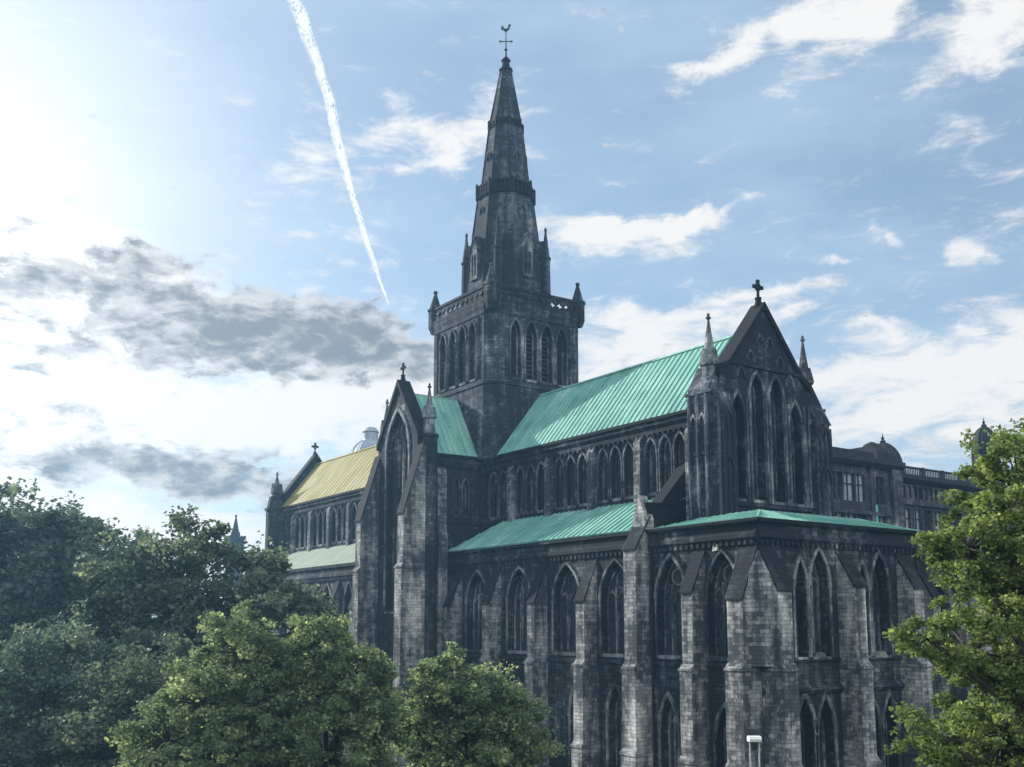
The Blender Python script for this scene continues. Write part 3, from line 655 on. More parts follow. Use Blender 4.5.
# ---- transepts
fr = Fr(0, -YT, -90)
for sgn in (-1, 1):
    fr = Fr(0, sgn*YT, 90*sgn)
    m = MB(); HW = 3.55
    gp = [(-HW, G), (HW, G), (HW, 16.6), (0, 21.7), (-HW, 16.6)]
    big = arch(0, 3.9, 1.5, 15.6, 19.3, 9); lowd = arch(0, 2.2, G+.2, -6, -3.5)
    m.holes(fr, gp, [big, lowd], 0, .9); m.slab(fr, gp, -1.2, -.95)
    m.box(fr, -HW, HW, 0, .18, .6, .85); m.box(fr, -HW, HW, 0, .14, -2.6, -2.35)
    m.build('transept_gable', 'stone', cath)
    gothic_window(cath, fr, 0, 3.9, 1.5, 15.6, 19.3, .8, 4, mould=.3); gothic_window(cath, fr, 0, 2.2, G+.2, -6, -3.5, .8, 2, mould=.3)
    cp = MB()
    for s_ in (-1, 1): cp.slab(fr, [(s_*(HW+.25), 16.2), (s_*(HW+.25), 16.75), (0, 22.15), (0, 21.6)], -1.1, .2)
    cp.build('gable_coping', 'weathered', cath)
    stone_cross(cath, (0, sgn*(YT-.4)), 22.3, .78, 90)
    for s_ in (-1, 1):     # deep stepped corner buttresses, their slopes climbing to the gable feet
        b_ = buttress(cath, fr, s_*3.95, 1.0, [(2.15, G, -8), (2.0, -8, 5.2), (1.8, 5.25, 9.6)], cap=6.0)
        tf = Fr(s_*3.45, sgn*YT, 0 if s_ > 0 else 180)
        c_ = (s_*3.9, sgn*(YT-.9)); m = MB(); m.frustum(c_, .75, .75, G, 16.6, 8, PI/8); m.frustum(c_, .85, .85, 16.4, 16.65, 8, PI/8); m.build('corner_turret', 'stone', cath)
        pinnacle(cath, c_, 16.5, 18.2, 21.0, .5)
    for s_ in (-1, 1):     # side walls
        f2 = Fr(s_*XT, 0, 0 if s_ > 0 else 180); k = s_*sgn      # u = +-y
        ul = sorted([k*YV, k*(YT-.05)]); hs = [arch(k*6.55, .62, 9.9, 12.3, 13.1, 4), arch(k*7.5, .62, 9.9, 12.3, 13.1, 4)]
        m = MB(); m.holes(f2, [(ul[0], G), (ul[1], G), (ul[1], 14.3), (ul[0], 14.3)], hs, 0, .5)
        m.prof(f2, [(-.4, 14.05), (.14, 14.05), (.36, 14.55), (.36, 14.9), (-.4, 14.9)], ul[0], ul[1])
        m.box(f2, ul[0], ul[1], 0, .1, 9.2, 9.4)
        m.build('transept_wall', 'stone', cath)
        g = MB(); g.box(f2, ul[0], ul[1], -.25, .5, 14.93, 15.12); g.build('gutter', 'weathered', cath)
        for uu in (6.55, 7.5): gothic_window(cath, f2, k*uu, .62, 9.9, 12.3, 13.1, .45, mould=.1)
        b_ = MB(); b_.prof(f2, [(-.1, G), (.55, G), (.55, 8.0), (.35, 8.6), (.35, 13.4), (.1, 14.0), (-.1, 14.0)], k*9.1-.45, k*9.1+.45); b_.build('pilaster', 'buttress', cath)

# ---- central tower
T = 5.5; CH = 1.0
base = MB(); base.box(east(0), -4.0, 4.0, -4.0, 4.0, G, 14.6)
oc = [(T, -T+CH), (T, T-CH), (T-CH, T), (-T+CH, T), (-T, T-CH), (-T, -T+CH), (-T+CH, -T), (T-CH, -T)]
def ringpts(s_, z): return [Vector((x*s_, y*s_, z)) for x, y in oc]
def loft(m, a, c_):
    for k in range(8): m.face([a[k], a[(k+1) % 8], c_[(k+1) % 8], c_[k]])
loft(base, ringpts(.74, 14.0), ringpts(1.0, 14.95)); loft(base, ringpts(1, 14.95), ringpts(1, 21.7))
loft(base, ringpts(1, 21.7), ringpts(1.02, 21.75)); loft(base, ringpts(1.02, 21.75), ringpts(1.02, 22.0)); loft(base, ringpts(1.02, 22.0), ringpts(.985, 22.2))
TB = T*.985
tw = base
for k in range(4):     # chamfer faces of the belfry stage
    a, c_ = oc[2*k+1], oc[(2*k+2) % 8]
    tw.face([(a[0]*.985, a[1]*.985, 22.2), (c_[0]*.985, c_[1]*.985, 22.2), (c_[0]*.985, c_[1]*.985, 28.75), (a[0]*.985, a[1]*.985, 28.75)])
for ang in (0, 90, 180, 270):
    fr = Fr(TB*math.cos(R(ang)), TB*math.sin(R(ang)), ang); hw = (T-CH)*.985
    L = [(-2.62, 1.12), (-.88, 1.2), (.88, 1.2), (2.62, 1.12)]
    hs = [arch(u, w, 22.5, 26.6, 27.95) for u, w in L]
    tw.holes(fr, [(-hw, 22.2), (hw, 22.2), (hw, 28.75), (-hw, 28.75)], hs, 0, .7)
    tw.box(fr, -hw, hw, 0, .07, 28.3, 28.42)
    for u in (-3.62, 3.62): tw.tube(fr.P(u, .05, 22.4), fr.P(u, .05, 28.2), .10, .10, 6)
    for u in (-1.75, 0, 1.75):
        shf = MB()
        for d in (-.12, .12): shf.tube(fr.P(u+d, .08, 22.4), fr.P(u+d, .08, 26.6), .1, .1, 6)
        shf.build('shaft', 'trim', cath)
    for i, (u, w) in enumerate(L):
        gothic_window(cath, fr, u, w, 22.5, 26.6, 27.95, .6, pane='louvre' if i in (1, 2) else 'weathered', mould=.13)
loft(tw, ringpts(.985, 28.75), ringpts(1.0, 29.1)); loft(tw, ringpts(1.0, 29.1), ringpts(1.0, 29.35))
tw.face(ringpts(1.0, 29.35))
tw.build('tower', 'tower', cath)
pa = MB(); 
def quatre(uc, zc, r_):
    return [(uc+r_*(1+.38*math.cos(4*t))*math.cos(t), zc+r_*(1+.38*math.cos(4*t))*math.sin(t)) for t in [2*PI*i/20 for i in range(20)]]
for ang in (0, 90, 180, 270):
    TP = T*.985; fr = Fr(TP*math.cos(R(ang)), TP*math.sin(R(ang)), ang); hw = (T-CH)*1.0
    us = [-4.2+.84*i for i in range(11)]
    hs = [quatre(u, 30.12, .27) for u in us]
    for nn in (0, -.22): pa.holes(fr, [(-hw, 29.35), (hw, 29.35), (hw, 30.75), (-hw, 30.75)], hs if nn == 0 else [quatre(u, 30.12, .27) for u in us], nn, .22 if nn == 0 else 0)
    pa.box(fr, -hw, hw, -.3, .1, 30.75, 30.98); pa.box(fr, -hw, hw, -.2, .1, 29.35, 29.6)
pa.build('parapet', 'stone', cath)
for sx_, sy_ in ((1, 1), (1, -1), (-1, -1), (-1, 1)):
    c_ = (sx_*4.98, sy_*4.98); m = MB()
    m.frustum(c_, .45, .68, 28.6, 29.2, 8, PI/8); m.frustum(c_, .68, .68, 29.2, 30.9, 8, PI/8); m.frustum(c_, .78, .78, 30.85, 31.05, 8, PI/8)
    m.frustum(c_, .62, .12, 31.05, 32.75, 8, PI/8); m.frustum(c_, .2, .2, 32.7, 32.95, 8, PI/8); m.build('corner_pinnacle', 'tower', cath)
# spire
sp = MB(); r8 = PI/8
RL = [(4.25, 29.4), (4.0, 31.4), (3.3, 37.8), (2.82, 41.6)]
sp.lathe((0, 0), RL, 8, r8)
sp.lathe((0, 0), [(2.45, 42.8), (1.72, 49.2)], 8, r8); sp.lathe((0, 0), [(1.60, 49.8), (.55, 55.4)], 8, r8)
# fine rolls on the arrises
for k in range(8):
    a = r8+k*PI/4
    for (r0, z0), (r1, z1) in zip([(4.2, 29.6), (3.3, 37.8), (2.45, 42.8), (1.60, 49.8)], [(3.3, 37.8), (2.82, 41.6), (1.72, 49.2), (.55, 55.4)]):
        sp.tube((r0*math.cos(a), r0*math.sin(a), z0), (r1*math.cos(a), r1*math.sin(a), z1), .09, .07, 6)
for k in range(8):      # blind panels high on the spire faces
    a = 45*k
    for rr, z in ((2.78, 39.8), (1.98, 45.5)):
        f8 = Fr(rr*.985*math.cos(R(a)), rr*.985*math.sin(R(a)), a); sp.band(f8, head(0, .5, z, z+.6, 4), head(0, .72, z, z+.8, 4), -.1, .16)
so_ = sp.build('spire', 'tower', cath)
def gallery(z0, z1, r0, r1, n, name='spire_gallery'):
    m = MB(); m.lathe((0, 0), [(r0*.9, z0-.35), (r1, z0), (r1, z0+.18), (r1*.93, z0+.2), (r1*.93, z1-.2), (r1*1.0, z1-.18), (r1*1.0, z1), (r0*.75, z1+.02)], 8, r8)
    for k in range(8):
        a0 = r8+k*PI/4; 
        p0 = Vector((math.cos(a0), math.sin(a0), 0))*r1; p1 = Vector((math.cos(a0+PI/4), math.sin(a0+PI/4), 0))*r1
        for j in range(n):
            p = p0.lerp(p1, (j+.5)/n); d = 22.5*0+math.degrees(a0)+22.5; f = Fr(p.x*.99, p.y*.99, d); m.box(f, -.1, .1, -.08, .06, z0+.15, z1-.15); m.box(f, -.06, .06, 0, .16, z0-.2, z0+.02)
        m.frustum((p0.x, p0.y), .13, .13, z0-.2, z1+.06, 6); m.frustum((p0.x, p0.y), .15, .02, z1+.06, z1+.3, 6)
    return m.build(name, 'weathered', so_)
gallery(41.8, 43.0, 2.85, 2.9, 5); gallery(49.2, 49.75, 1.72, 1.72, 3)
for k in range(8):      # gabled lucarnes
    a = 45*k; z0 = 33.0; rr = 3.6
    fr = Fr(rr*math.cos(R(a)), rr*math.sin(R(a)), a)
    m = MB(); w = 1.15 if k % 2 == 0 else .95
    m.holes(fr, [(-w/2, z0), (w/2, z0), (w/2, z0+2.9), (0, z0+4.2), (-w/2, z0+2.9)], [arch(-.23, .32, z0+.4, z0+2.0, z0+2.6, 4), arch(.23, .32, z0+.4, z0+2.0, z0+2.6, 4)], .12, .4)
    for s_ in (-1, 1):
        m.face([fr.P(s_*w/2, .12, z0), fr.P(s_*w/2, -1.2, z0), fr.P(s_*w/2, -1.2, z0+3.1), fr.P(s_*w/2, .12, z0+3.1)])
        m.slab(fr, [(s_*(w/2+.1), z0+2.8), (s_*(w/2+.1), z0+2.98), (0, z0+4.42), (0, z0+4.15)], -1.3, .22)
    m.face([fr.P(-w/2, -.25, z0), fr.P(w/2, -.25, z0), fr.P(w/2, -.25, z0+3), fr.P(-w/2, -.25, z0+3)])
    m.build('lucarne', 'trim' if k % 2 == 0 else 'tower', so_)
for k in range(4):      # spirelets standing on the corners of the tower, against the octagon
    a = PI/4+k*PI/2; c_ = (3.95*math.cos(a), 3.95*math.sin(a)); m = MB()
    m.frustum(c_, .52, .44, 29.3, 35.6, 8, r8); m.frustum(c_, .54, .54, 35.5, 35.65, 8, r8); m.frustum(c_, .42, .07, 35.65, 38.5, 8, r8); m.frustum(c_, .15, .1, 38.4, 38.7, 6)
    m.build('spirelet', 'tower', so_)
m = MB(); m.lathe((0, 0), [(.58, 55.35), (.72, 55.45), (.72, 55.6), (.45, 55.75), (.36, 56.4), (.5, 56.55), (.3, 56.8), (.12, 57.0)], 8, r8); m.build('finial', 'weathered', so_)
wv = MB(); wv.tube((0, 0, 56.9), (0, 0, 59.7), .10, .045, 8); wv.lathe((0, 0), [(.05, 57.6), (.2, 57.75), (.05, 57.9)], 8)
for a in (55, 145):
    f = Fr(0, 0, a); wv.box(f, -.52, .52, -.03, .03, 58.62, 58.70)
    for s_ in (-1, 1): wv.slab(f, [(s_*.48, 58.5), (s_*.48, 58.82), (s_*.72, 58.66)], -.03, .03)
wo_ = wv.build('weathervane', 'metal', so_)
ck = MB(); f = Fr(0, 0, -40)
cock = [(-.62, 60.05), (-.58, 60.35), (-.38, 60.55), (-.30, 60.3), (-.12, 60.12), (.12, 60.12), (.28, 60.3), (.30, 60.55), (.42, 60.72), (.52, 60.6), (.68, 60.52), (.54, 60.44), (.5, 60.2), (.36, 59.95), (.12, 59.78), (.06, 59.6), (-.06, 59.6), (-.1, 59.78), (-.28, 59.85), (-.36, 60.05), (-.42, 59.95)]
cock = [(u*.8, 59.6+(z-59.6)*.85) for u, z in cock]
ck.slab(f, cock, -.035, .035); ck.build('weathercock', 'metal', wo_)

# ---- chapter house on the north-east
ch = MB(); fr = Fr(37.6, 0, 0)
hs = [arch(10.9, 1.5, -1.7, 1.9, 3.6), arch(13.6, 1.5, -1.7, 1.9, 3.6)]
ch.holes(fr, [(YN, G), (15.5, G), (15.5, 4.9), (YN, 4.9)], hs, 0, .8); ch.box(fr, YN, 15.6, -.1, .2, 4.9, 5.5); ch.box(fr, YN, 15.5, 0, .12, -2.5, -2.3)
ch.box(fr, YN, 15.49, -10, -.82, G, 5.45); ch.build('chapter_house', 'stone', cath)
for u in (10.9, 13.6): gothic_window(cath, fr, u, 1.5, -1.7, 1.9, 3.6, .7, 2)
for u in (9.2, 12.3, 15.2): buttress(cath, fr, u, .8, [(1.4, G, -2.4), (1.1, -2.35, 2)], cap=2)

# ============================================================ infirmary behind
inf = tag(empty('infirmary', (10, 48, G)), 'sandstone infirmary building with balustraded roof and domed corner behind the cathedral', 'building')
fi = Fr(10, 0, 0)
m = MB()
def rect(u0, u1, z0, z1): return [(u0, z0), (u1, z0), (u1, z1), (u0, z1)]
lefth = []; 
W1 = []
for fl in range(6):
    z0 = 13.6-fl*4.4
    for (a, c_) in ((34.6, 36.4), (36.7, 38.4), (38.7, 40.2), (42.2, 43.6)): W1.append((a, c_, z0, z0+3.0))
W2 = []
u = 47.7
while u < 64: W2.append((u, u+.62, 14.7, 16.1)); u += 1.02
for fl in range(5):
    u = 47.6; z0 = 10.6-fl*4.6
    while u < 64: W2.append((u, u+1.35, z0, z0+2.9)); u += 2.0
m.holes(fi, rect(33, 46.4, G, 17.6), [rect(*w) for w in W1], .5, .5)
m.holes(fi, rect(46.4, 72, G, 16.5), [rect(*w) for w in W2], 0, .4)
m.face([fi.P(46.4, 0, G), fi.P(46.4, .5, G), fi.P(46.4, .5, 17.6), fi.P(46.4, 0, 17.6)])
m.box(fi, 46.5, 72, .02, .3, 13.9, 14.35); m.box(fi, 33, 46.3, .52, .75, 12.2, 12.6); m.box(fi, 33, 46.4, -24, -.01, G, 17.5); m.box(fi, 46.42, 71.9, -24, -.45, G, 16.5)
m.box(fi, 40.9, 41.5, .5, .8, G, 17.5); m.box(fi, 44.6, 46.4, .5, 1.0, G, 17.5)
m.build('wall', 'infirm', inf)
m = MB(); m.prof(fi, [(0, 17.5), (.9, 17.5), (1.3, 17.9), (1.3, 18.4), (0, 18.4)], 33, 46.6); m.prof(fi, [(-.5, 16.4), (.3, 16.4), (.8, 16.8), (.8, 17.25), (-.5, 17.25)], 46.6, 72)
m.box(fi, 33, 41.5, -2, .9, 18.42, 19.1); m.box(fi, 29, 34.6, -3, .8, 18.42, 20.3); m.build('cornice', 'infirm_dark', inf)
m = MB(); m.box(fi, 47.2, 72, .1, .4, 17.27, 17.42); m.box(fi, 47.2, 72, .1, .4, 18.12, 18.3)
u = 47.4; i = 0
while u < 72:
    if i % 12 == 0: m.box(fi, u-.2, u+.2, .05, .45, 17.3, 18.36)
    else: m.tube(fi.P(u, .25, 17.4), fi.P(u, .25, 18.14), .07, .07, 6)
    u += .32; i += 1
m.build('balustrade', 'infirm_dark', inf)
for k, (a, c_, z0, z1) in enumerate(W1+W2[:100]):
    if z0 < 4 or (a > 46 and k-len(W1) >= 100): continue
    n_ = .5 if a < 46 else 0
    m = MB(); m.face([fi.P(a, n_-.35, z0), fi.P(c_, n_-.35, z0), fi.P(c_, n_-.35, z1), fi.P(a, n_-.35, z1)])
    wo2 = m.build('window', 'winblind' if (k*7) % 3 else 'windark', inf)
    if c_-a > 1: 
        f_ = MB(); mid = (a+c_)/2; f_.box(fi, mid-.06, mid+.06, n_-.34, n_-.22, z0, z1); f_.box(fi, a, c_, n_-.34, n_-.2, z0+(z1-z0)*.6, z0+(z1-z0)*.6+.1); f_.build('frame', 'infirm_dark', wo2)
m = MB(); m.box(fi, 41.6, 42.2, .52, .60, 10.8, 13.4); m.build('banner', 'teal', inf)
def dome(parent, c, z0, r, zt, mat='dome', drum=1.4, k=20, name='dome', cols=False):
    m = MB(); pr = [(r*1.12, z0), (r*1.12, z0+.3), (r*.98, z0+.35), (r*.98, z0+drum), (r*1.1, z0+drum+.05), (r*1.1, z0+drum+.35)]
    hd = zt-1.2-(z0+drum+.35)
    for i in range(9):
        t = i/8*PI/2*.94; pr.append((r*1.02*math.cos(t), z0+drum+.35+hd*math.sin(t)))
    pr += [(.3, zt-1.2), (.34, zt-.95), (.12, zt-.8), (.2, zt-.6), (.06, zt-.4), (.03, zt)]
    m.lathe(c, pr, k)
    for j in range(8):
        a = j*PI/4
        for i in range(8):
            t0, t1 = i/8*PI/2*.94, (i+1)/8*PI/2*.94
            m.tube((c[0]+r*1.03*math.cos(t0)*math.cos(a), c[1]+r*1.03*math.cos(t0)*math.sin(a), z0+drum+.35+hd*math.sin(t0)), (c[0]+r*1.03*math.cos(t1)*math.cos(a), c[1]+r*1.03*math.cos(t1)*math.sin(a), z0+drum+.35+hd*math.sin(t1)), .08, .08, 5)
        if cols: m.tube((c[0]+r*1.02*math.cos(a), c[1]+r*1.02*math.sin(a), z0+.3), (c[0]+r*1.02*math.cos(a), c[1]+r*1.02*math.sin(a), z0+drum), .16, .16, 6)
    return m.build(name, mat, parent)
dome(inf, (8.2, 47.0), 17.4, 2.0, 22.3, drum=.5)
m = MB(); m.prof(Fr(10, 0, 0), [(-3, 18.4), (.9, 18.4), (.9, 19.4), (.2, 20.1), (-3, 20.1)], 42.2, 44.8); m.lathe((9.2, 43.5), [(1.1, 19.9), (.9, 20.4), (.3, 20.7), (.02, 20.8)], 12); m.build('attic', 'infirm_dark', inf)
dome(inf, (9.2, 66.3), 19.6, 1.5, 26.2, drum=2.3, cols=True)
m = MB(); m.box(fi, 64.6, 68.0, -2.6, .9, 17.2, 19.6); m.build('turret_base', 'infirm', inf)

# pale dome and far steeple
db = tag(empty('domed_building', (-72, 22.2, G)), 'distant grey building with pale lead dome peeking over the nave roof', 'building')
m = MB(); m.box(Fr(-72, 22.2, 0), -9, 9, -9, 9, G, 23.5)
for u in range(-8, 9, 2): m.box(Fr(-63, 22.2, 0), u-.2, u+.2, 0, .3, G, 23.4)
m.box(Fr(-72, 22.2, 0), -9.4, 9.4, -9.4, 9.4, 23.5, 24.2); m.build('wall', 'infirm', db)
m = MB(); c_ = (-72, 22.2); pr = [(4.6, 24.2), (4.6, 25.5)] + [(3.9*math.cos(t*PI/18), 25.5+5.6*math.sin(t*PI/18)) for t in range(0, 8)] + [(1.25, 31.0), (1.25, 32.1), (1.45, 32.2), (.9, 32.9), (.02, 33.2)]
m.lathe(c_, pr, 24)
for j in range(12):
    a = j*PI/6
    for i in range(7):
        p = [(c_[0]+3.94*math.cos(t*PI/18)*math.cos(a), c_[1]+3.94*math.cos(t*PI/18)*math.sin(a), 25.5+5.62*math.sin(t*PI/18)) for t in (i, i+1)]; m.tube(p[0], p[1], .1, .1, 5)
m.build('dome', 'domelight', db)
st = tag(empty('church_steeple', (-172.1, 35.9, G)), 'small distant church steeple with slim pointed spire rising above the left trees', 'steeple')
f = Fr(-172.1, 35.9, 0); m = MB(); m.box(f, -1.7, 1.7, -1.7, 1.7, G, 22.2); m.box(f, -2, 2, -2, 2, 21.9, 22.5)
for a in range(4):
    g_ = Fr(-172.1, 35.9, 90*a)
    for u in (-1.8, -.9, 0, .9, 1.8): m.box(g_, u-.22, u+.22, 1.7, 2.0, 22.5, 22.9)
m.build('tower', 'weathered', st)
m = MB(); m.frustum((-172.1, 35.9), 1.15, .08, 22.5, 28.0, 8, r8); m.frustum((-172.1, 35.9), .28, .28, 27.7, 28.2, 8)
for k in range(4): m.slab(Fr(-172.1, 35.9, 90*k), [(-.3, 22.6), (.3, 22.6), (.3, 23.4), (0, 24.0), (-.3, 23.4)], .5, 1.1)
m.build('spire', 'weathered', st)

# ---- lamp column in front of the east end
lp = tag(empty('lamp_post', (48.2, -19.6, G)), 'pale lamp post with flat white cap standing before the corner buttress', 'lamp post')
c_ = (48.2, -19.6); f = Fr(c_[0], c_[1], -35)
m = MB(); m.frustum(c_, .16, .11, G, -9.7, 12)
for s_ in (-1, 1): m.tube(f.P(s_*.2, 0, -9.7), f.P(s_*.2, 0, -4.95), .035, .035, 8)
m.box(f, -.29, .29, -.1, .1, -9.8, -9.65); m.build('pole', 'poleg', lp)
m = MB(); m.prof(f, [(-.22, -4.97), (.22, -4.97), (.28, -4.85), (.2, -4.74), (-.2, -4.74), (-.28, -4.85)], -.27, .27); m.build('cap', 'lampwhite', lp)
m = MB(); m.frustum(c_, .13, .17, -5.35, -4.98, 12); m.build('lantern', 'windark', lp)

# ============================================================ trees
def leaf_mesh(name, P, size, tint, mat, parent, nrng, aspect=1.5, up=.35):
    n = len(P)
    a = nrng.normal(size=(n, 3)); a[:, 2] *= .55; a /= np.linalg.norm(a, axis=1)[:, None]
    nn = nrng.normal(size=(n, 3)); nn[:, 2] += up*2; bb = np.cross(a, nn); bb /= np.linalg.norm(bb, axis=1)[:, None]
    s = size*nrng.uniform(.6, 1.25, (n, 1)); A = a*s*aspect*.5; B_ = bb*s*.5
    nv = np.cross(a, bb)*s*.12
    V = np.empty((n, 4, 3)); V[:, 0] = P-A; V[:, 1] = P+B_+nv; V[:, 2] = P+A; V[:, 3] = P-B_+nv
    me = bpy.data.meshes.new(name); me.vertices.add(n*4); me.vertices.foreach_set('co', V.astype(np.float32).ravel())
    me.loops.add(n*4); me.loops.foreach_set('vertex_index', np.arange(n*4, dtype=np.int32))
    me.polygons.add(n); me.polygons.foreach_set('loop_start', np.arange(0, n*4, 4, dtype=np.int32)); me.polygons.foreach_set('loop_total', np.full(n, 4, dtype=np.int32))
    ca_ = me.color_attributes.new('tint', 'FLOAT_COLOR', 'POINT'); col = np.ones((n, 4, 4), dtype=np.float32); col[:, :, 0] = tint[:, 0:1]; col[:, :, 1] = tint[:, 1:2]; col[:, :, 2] = 0
    ca_.data.foreach_set('color', col.ravel()); me.materials.append(mat); me.update(); me.validate()
    o = bpy.data.objects.new(name, me); C.objects.link(o); o.parent = parent
    if parent.type == 'EMPTY': o.location = -parent.location
    return o
def tree(label, base, lobes, mat, leaf=.14, nleaf=30000, seed=1, rt=.28, clump=.55, group=None, name='broadleaf_tree', nclump=None, bushy=False, cat='tree', fork=None, shell=.62):
    """lobes: (x,y,z,rx,ry,rz) ellipsoids of foliage; limbs run from the trunk to each and branch to the leaf clumps"""
    nrng = np.random.default_rng(seed); rr = random.Random(seed)
    bx, by = base; z0 = gz(bx, by)-.1; root = tag(empty(name, (bx, by, z0)), label, cat, group)
    vol = [l[3]*l[4]*l[5] for l in lobes]; tot = sum(vol)**(1/1)
    cl = []; nclump = nclump or 260
    for l, v in zip(lobes, vol):
        k = max(8, int(nclump*(v**.67)/sum(w_**.67 for w_ in vol)))
        d = nrng.normal(size=(k, 3)); d /= np.linalg.norm(d, axis=1)[:, None]
        r_ = (shell+(1.08-shell)*nrng.random(k)**.8)[:, None]*(1+.16*nrng.normal(size=(k, 1)))
        cl.append(np.array(l[:3])+d*r_*np.array(l[3:6]))
    K_ = np.concatenate(cl); K_ = K_[K_[:, 2] > z0+.8]
    zmin, zmax = K_[:, 2].min(), K_[:, 2].max(); top = max(l[2] for l in lobes)
    tm = MB(); fz = fork if fork is not None else z0+(min(l[2]-l[5]*.5 for l in lobes)-z0)*.8; fz = max(fz, z0+1.2)
    tops = Vector((bx+rr.uniform(-.3, .3), by+rr.uniform(-.3, .3), fz)); mid = Vector((bx, by, z0)).lerp(tops, .5)+Vector((rr.uniform(-.12, .12), rr.uniform(-.12, .12), 0))
    tm.tube((bx, by, z0), (bx, by, z0+.4), rt*1.5, rt*1.1, 10); tm.tube((bx, by, z0+.35), mid, rt*1.12, rt*.95, 10); tm.tube(mid, tops, rt*.96, rt*.8, 10)
    for l in lobes:
        e_ = Vector(l[:3]); kn = tops.lerp(e_, .5)+Vector((rr.uniform(-.4, .4), rr.uniform(-.4, .4), .3)); tm.tube(tops, kn, rt*.62, rt*.42, 8); tm.tube(kn, e_, rt*.43, rt*.25, 7)
    for p in K_[::2]:
        j = min(range(len(lobes)), key=lambda q: (Vector(lobes[q][:3])-Vector(p)).length); e_ = Vector(lobes[j][:3])
        kn = e_.lerp(Vector(p), .55)+Vector((rr.uniform(-.2, .2), rr.uniform(-.2, .2), rr.uniform(-.1, .3)))*clump; tm.tube(e_, kn, rt*.16, rt*.09, 5); tm.tube(kn, p, rt*.09, rt*.03, 4)
    tm.build('trunk', 'bark', root)
    m_ = len(K_); w_ = nrng.uniform(.5, 1.5, m_); w_ /= w_.sum(); idx = nrng.choice(m_, nleaf, p=w_)
    cr = clump*nrng.uniform(.55, 1.3, m_)
    off = np.clip(nrng.normal(size=(nleaf, 3)), -2.2, 2.2); off *= (nrng.random((nleaf, 1))**.45)*1.15/np.maximum(np.linalg.norm(off, axis=1)[:, None], 1e-6)
    off[:, 2] *= .62; stretch = nrng.normal(size=(m_, 3))*.35; ctr = np.array([l[:3] for l in lobes]); own = np.argmin(((K_[:, None]-ctr[None])**2).sum(2), 1); ow = K_-ctr[own]; ow /= np.linalg.norm(ow, axis=1)[:, None]+1e-6
    spray = np.minimum(np.abs(nrng.normal(size=(nleaf, 1))), 1.5)*nrng.uniform(.1, .9, m_)[idx][:, None]; P = ow[idx]*spray*cr[idx][:, None]*np.array([1, 1, .8]) + K_[idx]+off*cr[idx][:, None]+stretch[idx]*off[:, :1]*cr[idx][:, None]
    ct = nrng.random(m_); ct2 = nrng.random(m_)**2
    tint = np.stack([np.clip(ct[idx]*.7+nrng.random(nleaf)*.45-.05, 0, 1), np.clip(ct2[idx]*.6+nrng.random(nleaf)**3*.6, 0, 1)], 1)
    leaf_mesh('crown', P, leaf, tint, M[mat], root, nrng); return root

# left background
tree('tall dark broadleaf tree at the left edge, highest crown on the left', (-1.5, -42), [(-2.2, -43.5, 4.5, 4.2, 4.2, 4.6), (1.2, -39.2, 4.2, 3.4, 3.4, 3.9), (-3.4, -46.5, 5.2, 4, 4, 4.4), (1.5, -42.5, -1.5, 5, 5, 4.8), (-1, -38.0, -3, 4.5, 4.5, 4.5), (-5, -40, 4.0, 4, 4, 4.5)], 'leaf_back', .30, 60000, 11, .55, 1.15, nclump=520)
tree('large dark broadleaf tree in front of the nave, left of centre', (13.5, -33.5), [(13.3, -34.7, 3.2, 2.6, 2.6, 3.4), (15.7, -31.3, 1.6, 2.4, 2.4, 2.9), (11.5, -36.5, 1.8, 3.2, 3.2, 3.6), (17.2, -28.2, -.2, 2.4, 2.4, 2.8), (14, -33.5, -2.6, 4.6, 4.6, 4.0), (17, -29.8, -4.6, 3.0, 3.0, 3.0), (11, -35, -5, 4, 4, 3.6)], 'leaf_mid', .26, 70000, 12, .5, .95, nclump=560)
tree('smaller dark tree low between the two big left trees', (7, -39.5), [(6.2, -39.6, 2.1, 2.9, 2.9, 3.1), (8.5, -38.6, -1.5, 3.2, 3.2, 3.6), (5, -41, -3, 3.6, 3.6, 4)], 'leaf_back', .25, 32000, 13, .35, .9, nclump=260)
for k, (x, y, zt_, lab) in enumerate([(-55.1, -24.6, 12.2, 'leftmost slim pale tree top showing between the big left trees'), (-53.3, -22.2, 11.4, 'middle slim pale tree top showing between the big left trees'), (-52, -19.6, 11.8, 'right slim pale tree top beside the mid left tree')]):
    tree(lab, (x, y), [(x, y, zt_-2.4, 1.15, 1.15, 2.6), (x, y, zt_-6.5, 1.9, 1.9, 4.0), (x, y, zt_-12, 2.4, 2.4, 5)], 'leaf_far', .34, 9000, 20+k, .3, .7, name='slim_tree', nclump=130, group='slim pale trees beyond the left trees')
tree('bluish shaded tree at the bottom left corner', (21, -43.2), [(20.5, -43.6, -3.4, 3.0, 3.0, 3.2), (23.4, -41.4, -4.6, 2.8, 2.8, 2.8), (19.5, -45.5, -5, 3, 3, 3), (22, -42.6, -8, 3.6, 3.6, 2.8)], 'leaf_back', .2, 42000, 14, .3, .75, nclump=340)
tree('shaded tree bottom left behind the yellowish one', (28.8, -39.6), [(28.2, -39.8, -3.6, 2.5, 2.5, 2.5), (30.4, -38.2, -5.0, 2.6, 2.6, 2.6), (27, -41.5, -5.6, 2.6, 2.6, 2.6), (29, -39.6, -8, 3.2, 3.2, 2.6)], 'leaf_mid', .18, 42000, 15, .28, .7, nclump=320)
tree('small sunlit yellow bush at the bottom left edge', (18.2, -45.2), [(18.3, -45.1, -5.75, .75, .75, .6), (18.5, -44.7, -6.3, .6, .6, .6)], 'leaf_yellow', .15, 2600, 16, .08, .35, name='yellow_shrub', nclump=26, cat='shrub', fork=-7.2)
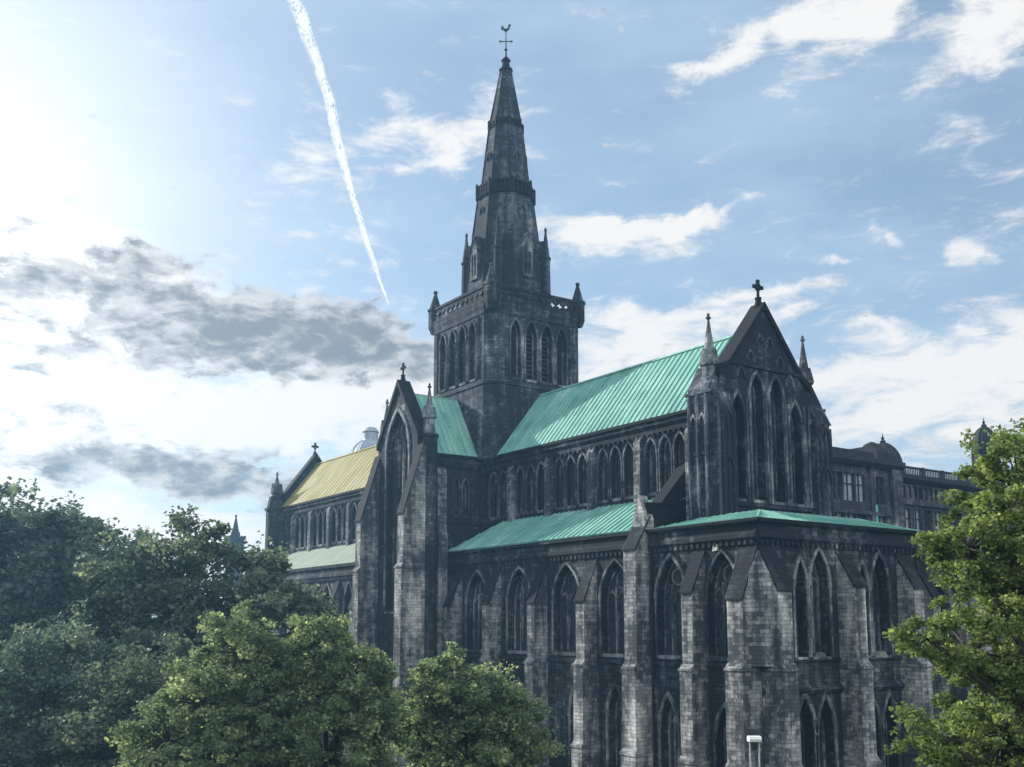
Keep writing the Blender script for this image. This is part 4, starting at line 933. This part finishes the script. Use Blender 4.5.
# front row
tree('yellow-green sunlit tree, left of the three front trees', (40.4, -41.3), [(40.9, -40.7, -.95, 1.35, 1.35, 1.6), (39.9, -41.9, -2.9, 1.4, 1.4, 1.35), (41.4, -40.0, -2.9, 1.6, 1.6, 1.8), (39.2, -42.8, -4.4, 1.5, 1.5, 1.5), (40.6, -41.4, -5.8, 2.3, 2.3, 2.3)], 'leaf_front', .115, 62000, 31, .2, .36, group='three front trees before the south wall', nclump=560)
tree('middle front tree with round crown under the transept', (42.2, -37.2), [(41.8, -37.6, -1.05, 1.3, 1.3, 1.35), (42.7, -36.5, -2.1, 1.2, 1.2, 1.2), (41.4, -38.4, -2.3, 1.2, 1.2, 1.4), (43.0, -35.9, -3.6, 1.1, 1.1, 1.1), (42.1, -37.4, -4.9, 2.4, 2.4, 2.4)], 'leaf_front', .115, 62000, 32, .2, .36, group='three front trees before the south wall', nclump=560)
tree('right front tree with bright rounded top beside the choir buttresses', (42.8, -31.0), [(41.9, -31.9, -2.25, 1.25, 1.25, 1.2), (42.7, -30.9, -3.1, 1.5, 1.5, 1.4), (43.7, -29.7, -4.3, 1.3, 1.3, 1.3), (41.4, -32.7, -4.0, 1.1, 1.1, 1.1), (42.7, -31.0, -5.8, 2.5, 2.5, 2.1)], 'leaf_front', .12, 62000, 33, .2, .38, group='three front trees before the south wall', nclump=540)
# right foreground
tree('bright green leafy tree filling the right edge in the foreground', (69.2, -31.2), [(68.32, -32.78, 3.0, 1.25, 1.25, 1.2), (67.8, -34.0, 1.75, .8, .8, .7), (68.4, -32.5, 0.9, 1.5, 1.5, 1.3), (67.3, -34.95, -0.2, .55, .55, .45), (67.6, -33.9, -0.5, .85, .85, .7), (67.3, -35.05, -2.35, .6, .6, .45), (67.9, -33.3, -2.4, 1.3, 1.3, 1.1), (68.6, -31.6, 4.15, .95, .95, .9), (69.3, -29.8, -0.15, 2.9, 2.9, 2.9), (68.9, -31.8, -2.3, 1.9, 1.9, 1.8)], 'leaf_right', .078, 150000, 41, .22, .26, nclump=1300, fork=-4.5, shell=.5)

# ============================================================ vapour trail high in the sky
cpt = [Vector(p) for p in [(-2790, 1070, 2050), (-2767, 1104, 1917), (-2739, 1145, 1785), (-2707, 1191, 1622), (-2681.5, 1227, 1430), (-2650, 1273, 1241), (-2621, 1314, 1086), (-2594, 1352, 958)]]
wd_ = [44, 41, 37, 32, 26, 20, 14, 5]
pts = []; nseg = 90
for i in range(nseg+1):
    t = i/nseg*(len(cpt)-1); k = min(int(t), len(cpt)-2); f_ = t-k; pts.append((cpt[k].lerp(cpt[k+1], f_), wd_[k]*(1-f_)+wd_[k+1]*f_))
m = MB(); rg = []
for i, (p, w) in enumerate(pts):
    d = (pts[min(i+1, nseg)][0]-pts[max(i-1, 0)][0]).normalized(); a = d.cross(Vector((0, 0, 1))).normalized(); c_ = d.cross(a); k = 14
    rg.append([p+(a*math.cos(2*PI*j/k)+c_*math.sin(2*PI*j/k))*w*.55*(1+.10*math.sin(i*.53+2*PI*j/k)+.06*math.sin(i*.23+4*PI*j/k)) for j in range(k)])
for i in range(nseg):
    for j in range(14): m.face([rg[i][j], rg[i][(j+1) % 14], rg[i+1][(j+1) % 14], rg[i+1][j]])
cm, q, out = newmat('vapour')
lw = q.n('ShaderNodeLayerWeight'); lw.inputs[0].default_value = .5; pos = q.n('ShaderNodeNewGeometry').outputs['Position']
nz = q.noise(pos, .009, 3, .5).outputs['Fac']
fac = q.m('MULTIPLY', q.ramp(lw.outputs['Facing'], .0, .9, .72, 0.), q.ramp(nz, .3, .6, .75, 1.))
tr = q.n('ShaderNodeBsdfTransparent'); df = q.n('ShaderNodeBsdfDiffuse'); df.inputs[0].default_value = (.9, .92, .95, 1); tl = q.n('ShaderNodeBsdfTranslucent'); tl.inputs[0].default_value = (.9, .92, .95, 1)
ad = q.n('ShaderNodeMixShader'); ad.inputs[0].default_value = .5; q.put(ad.inputs[1], df.outputs[0]); q.put(ad.inputs[2], tl.outputs[0])
mx = q.n('ShaderNodeMixShader'); q.put(mx.inputs[0], fac); q.put(mx.inputs[1], tr.outputs[0]); q.put(mx.inputs[2], ad.outputs[0]); q.put(out.inputs[0], mx.outputs[0])
m.face(rg[0][::-1]); m.face(rg[-1]); co_ = m.build('vapour_trail', cm, smooth=True); outward(co_); tag(co_, 'long white vapour trail slanting down the sky left of the spire', 'vapour trail')

# ============================================================ haze
HAZE = .0005
if HAZE:
    hz = MB(); hz.box(Fr(0, 0, 0), -130, 140, -260, 140, G-1.5, 64); ho = hz.build('haze', 'stone'); ho.data.materials.clear(); outward(ho)
    hm = bpy.data.materials.new('haze'); hm.use_nodes = True; t = hm.node_tree; t.nodes.clear(); o_ = t.nodes.new('ShaderNodeOutputMaterial'); v = t.nodes.new('ShaderNodeVolumePrincipled')
    v.inputs['Color'].default_value = (.34, .66, 1, 1); v.inputs['Density'].default_value = HAZE; v.inputs['Anisotropy'].default_value = .45
    t.links.new(v.outputs[0], o_.inputs['Volume']); ho.data.materials.append(hm); tag(ho, 'thin blue haze in the air', kind='stuff')
S.cycles.volume_bounces = 0; S.cycles.transparent_max_bounces = 16
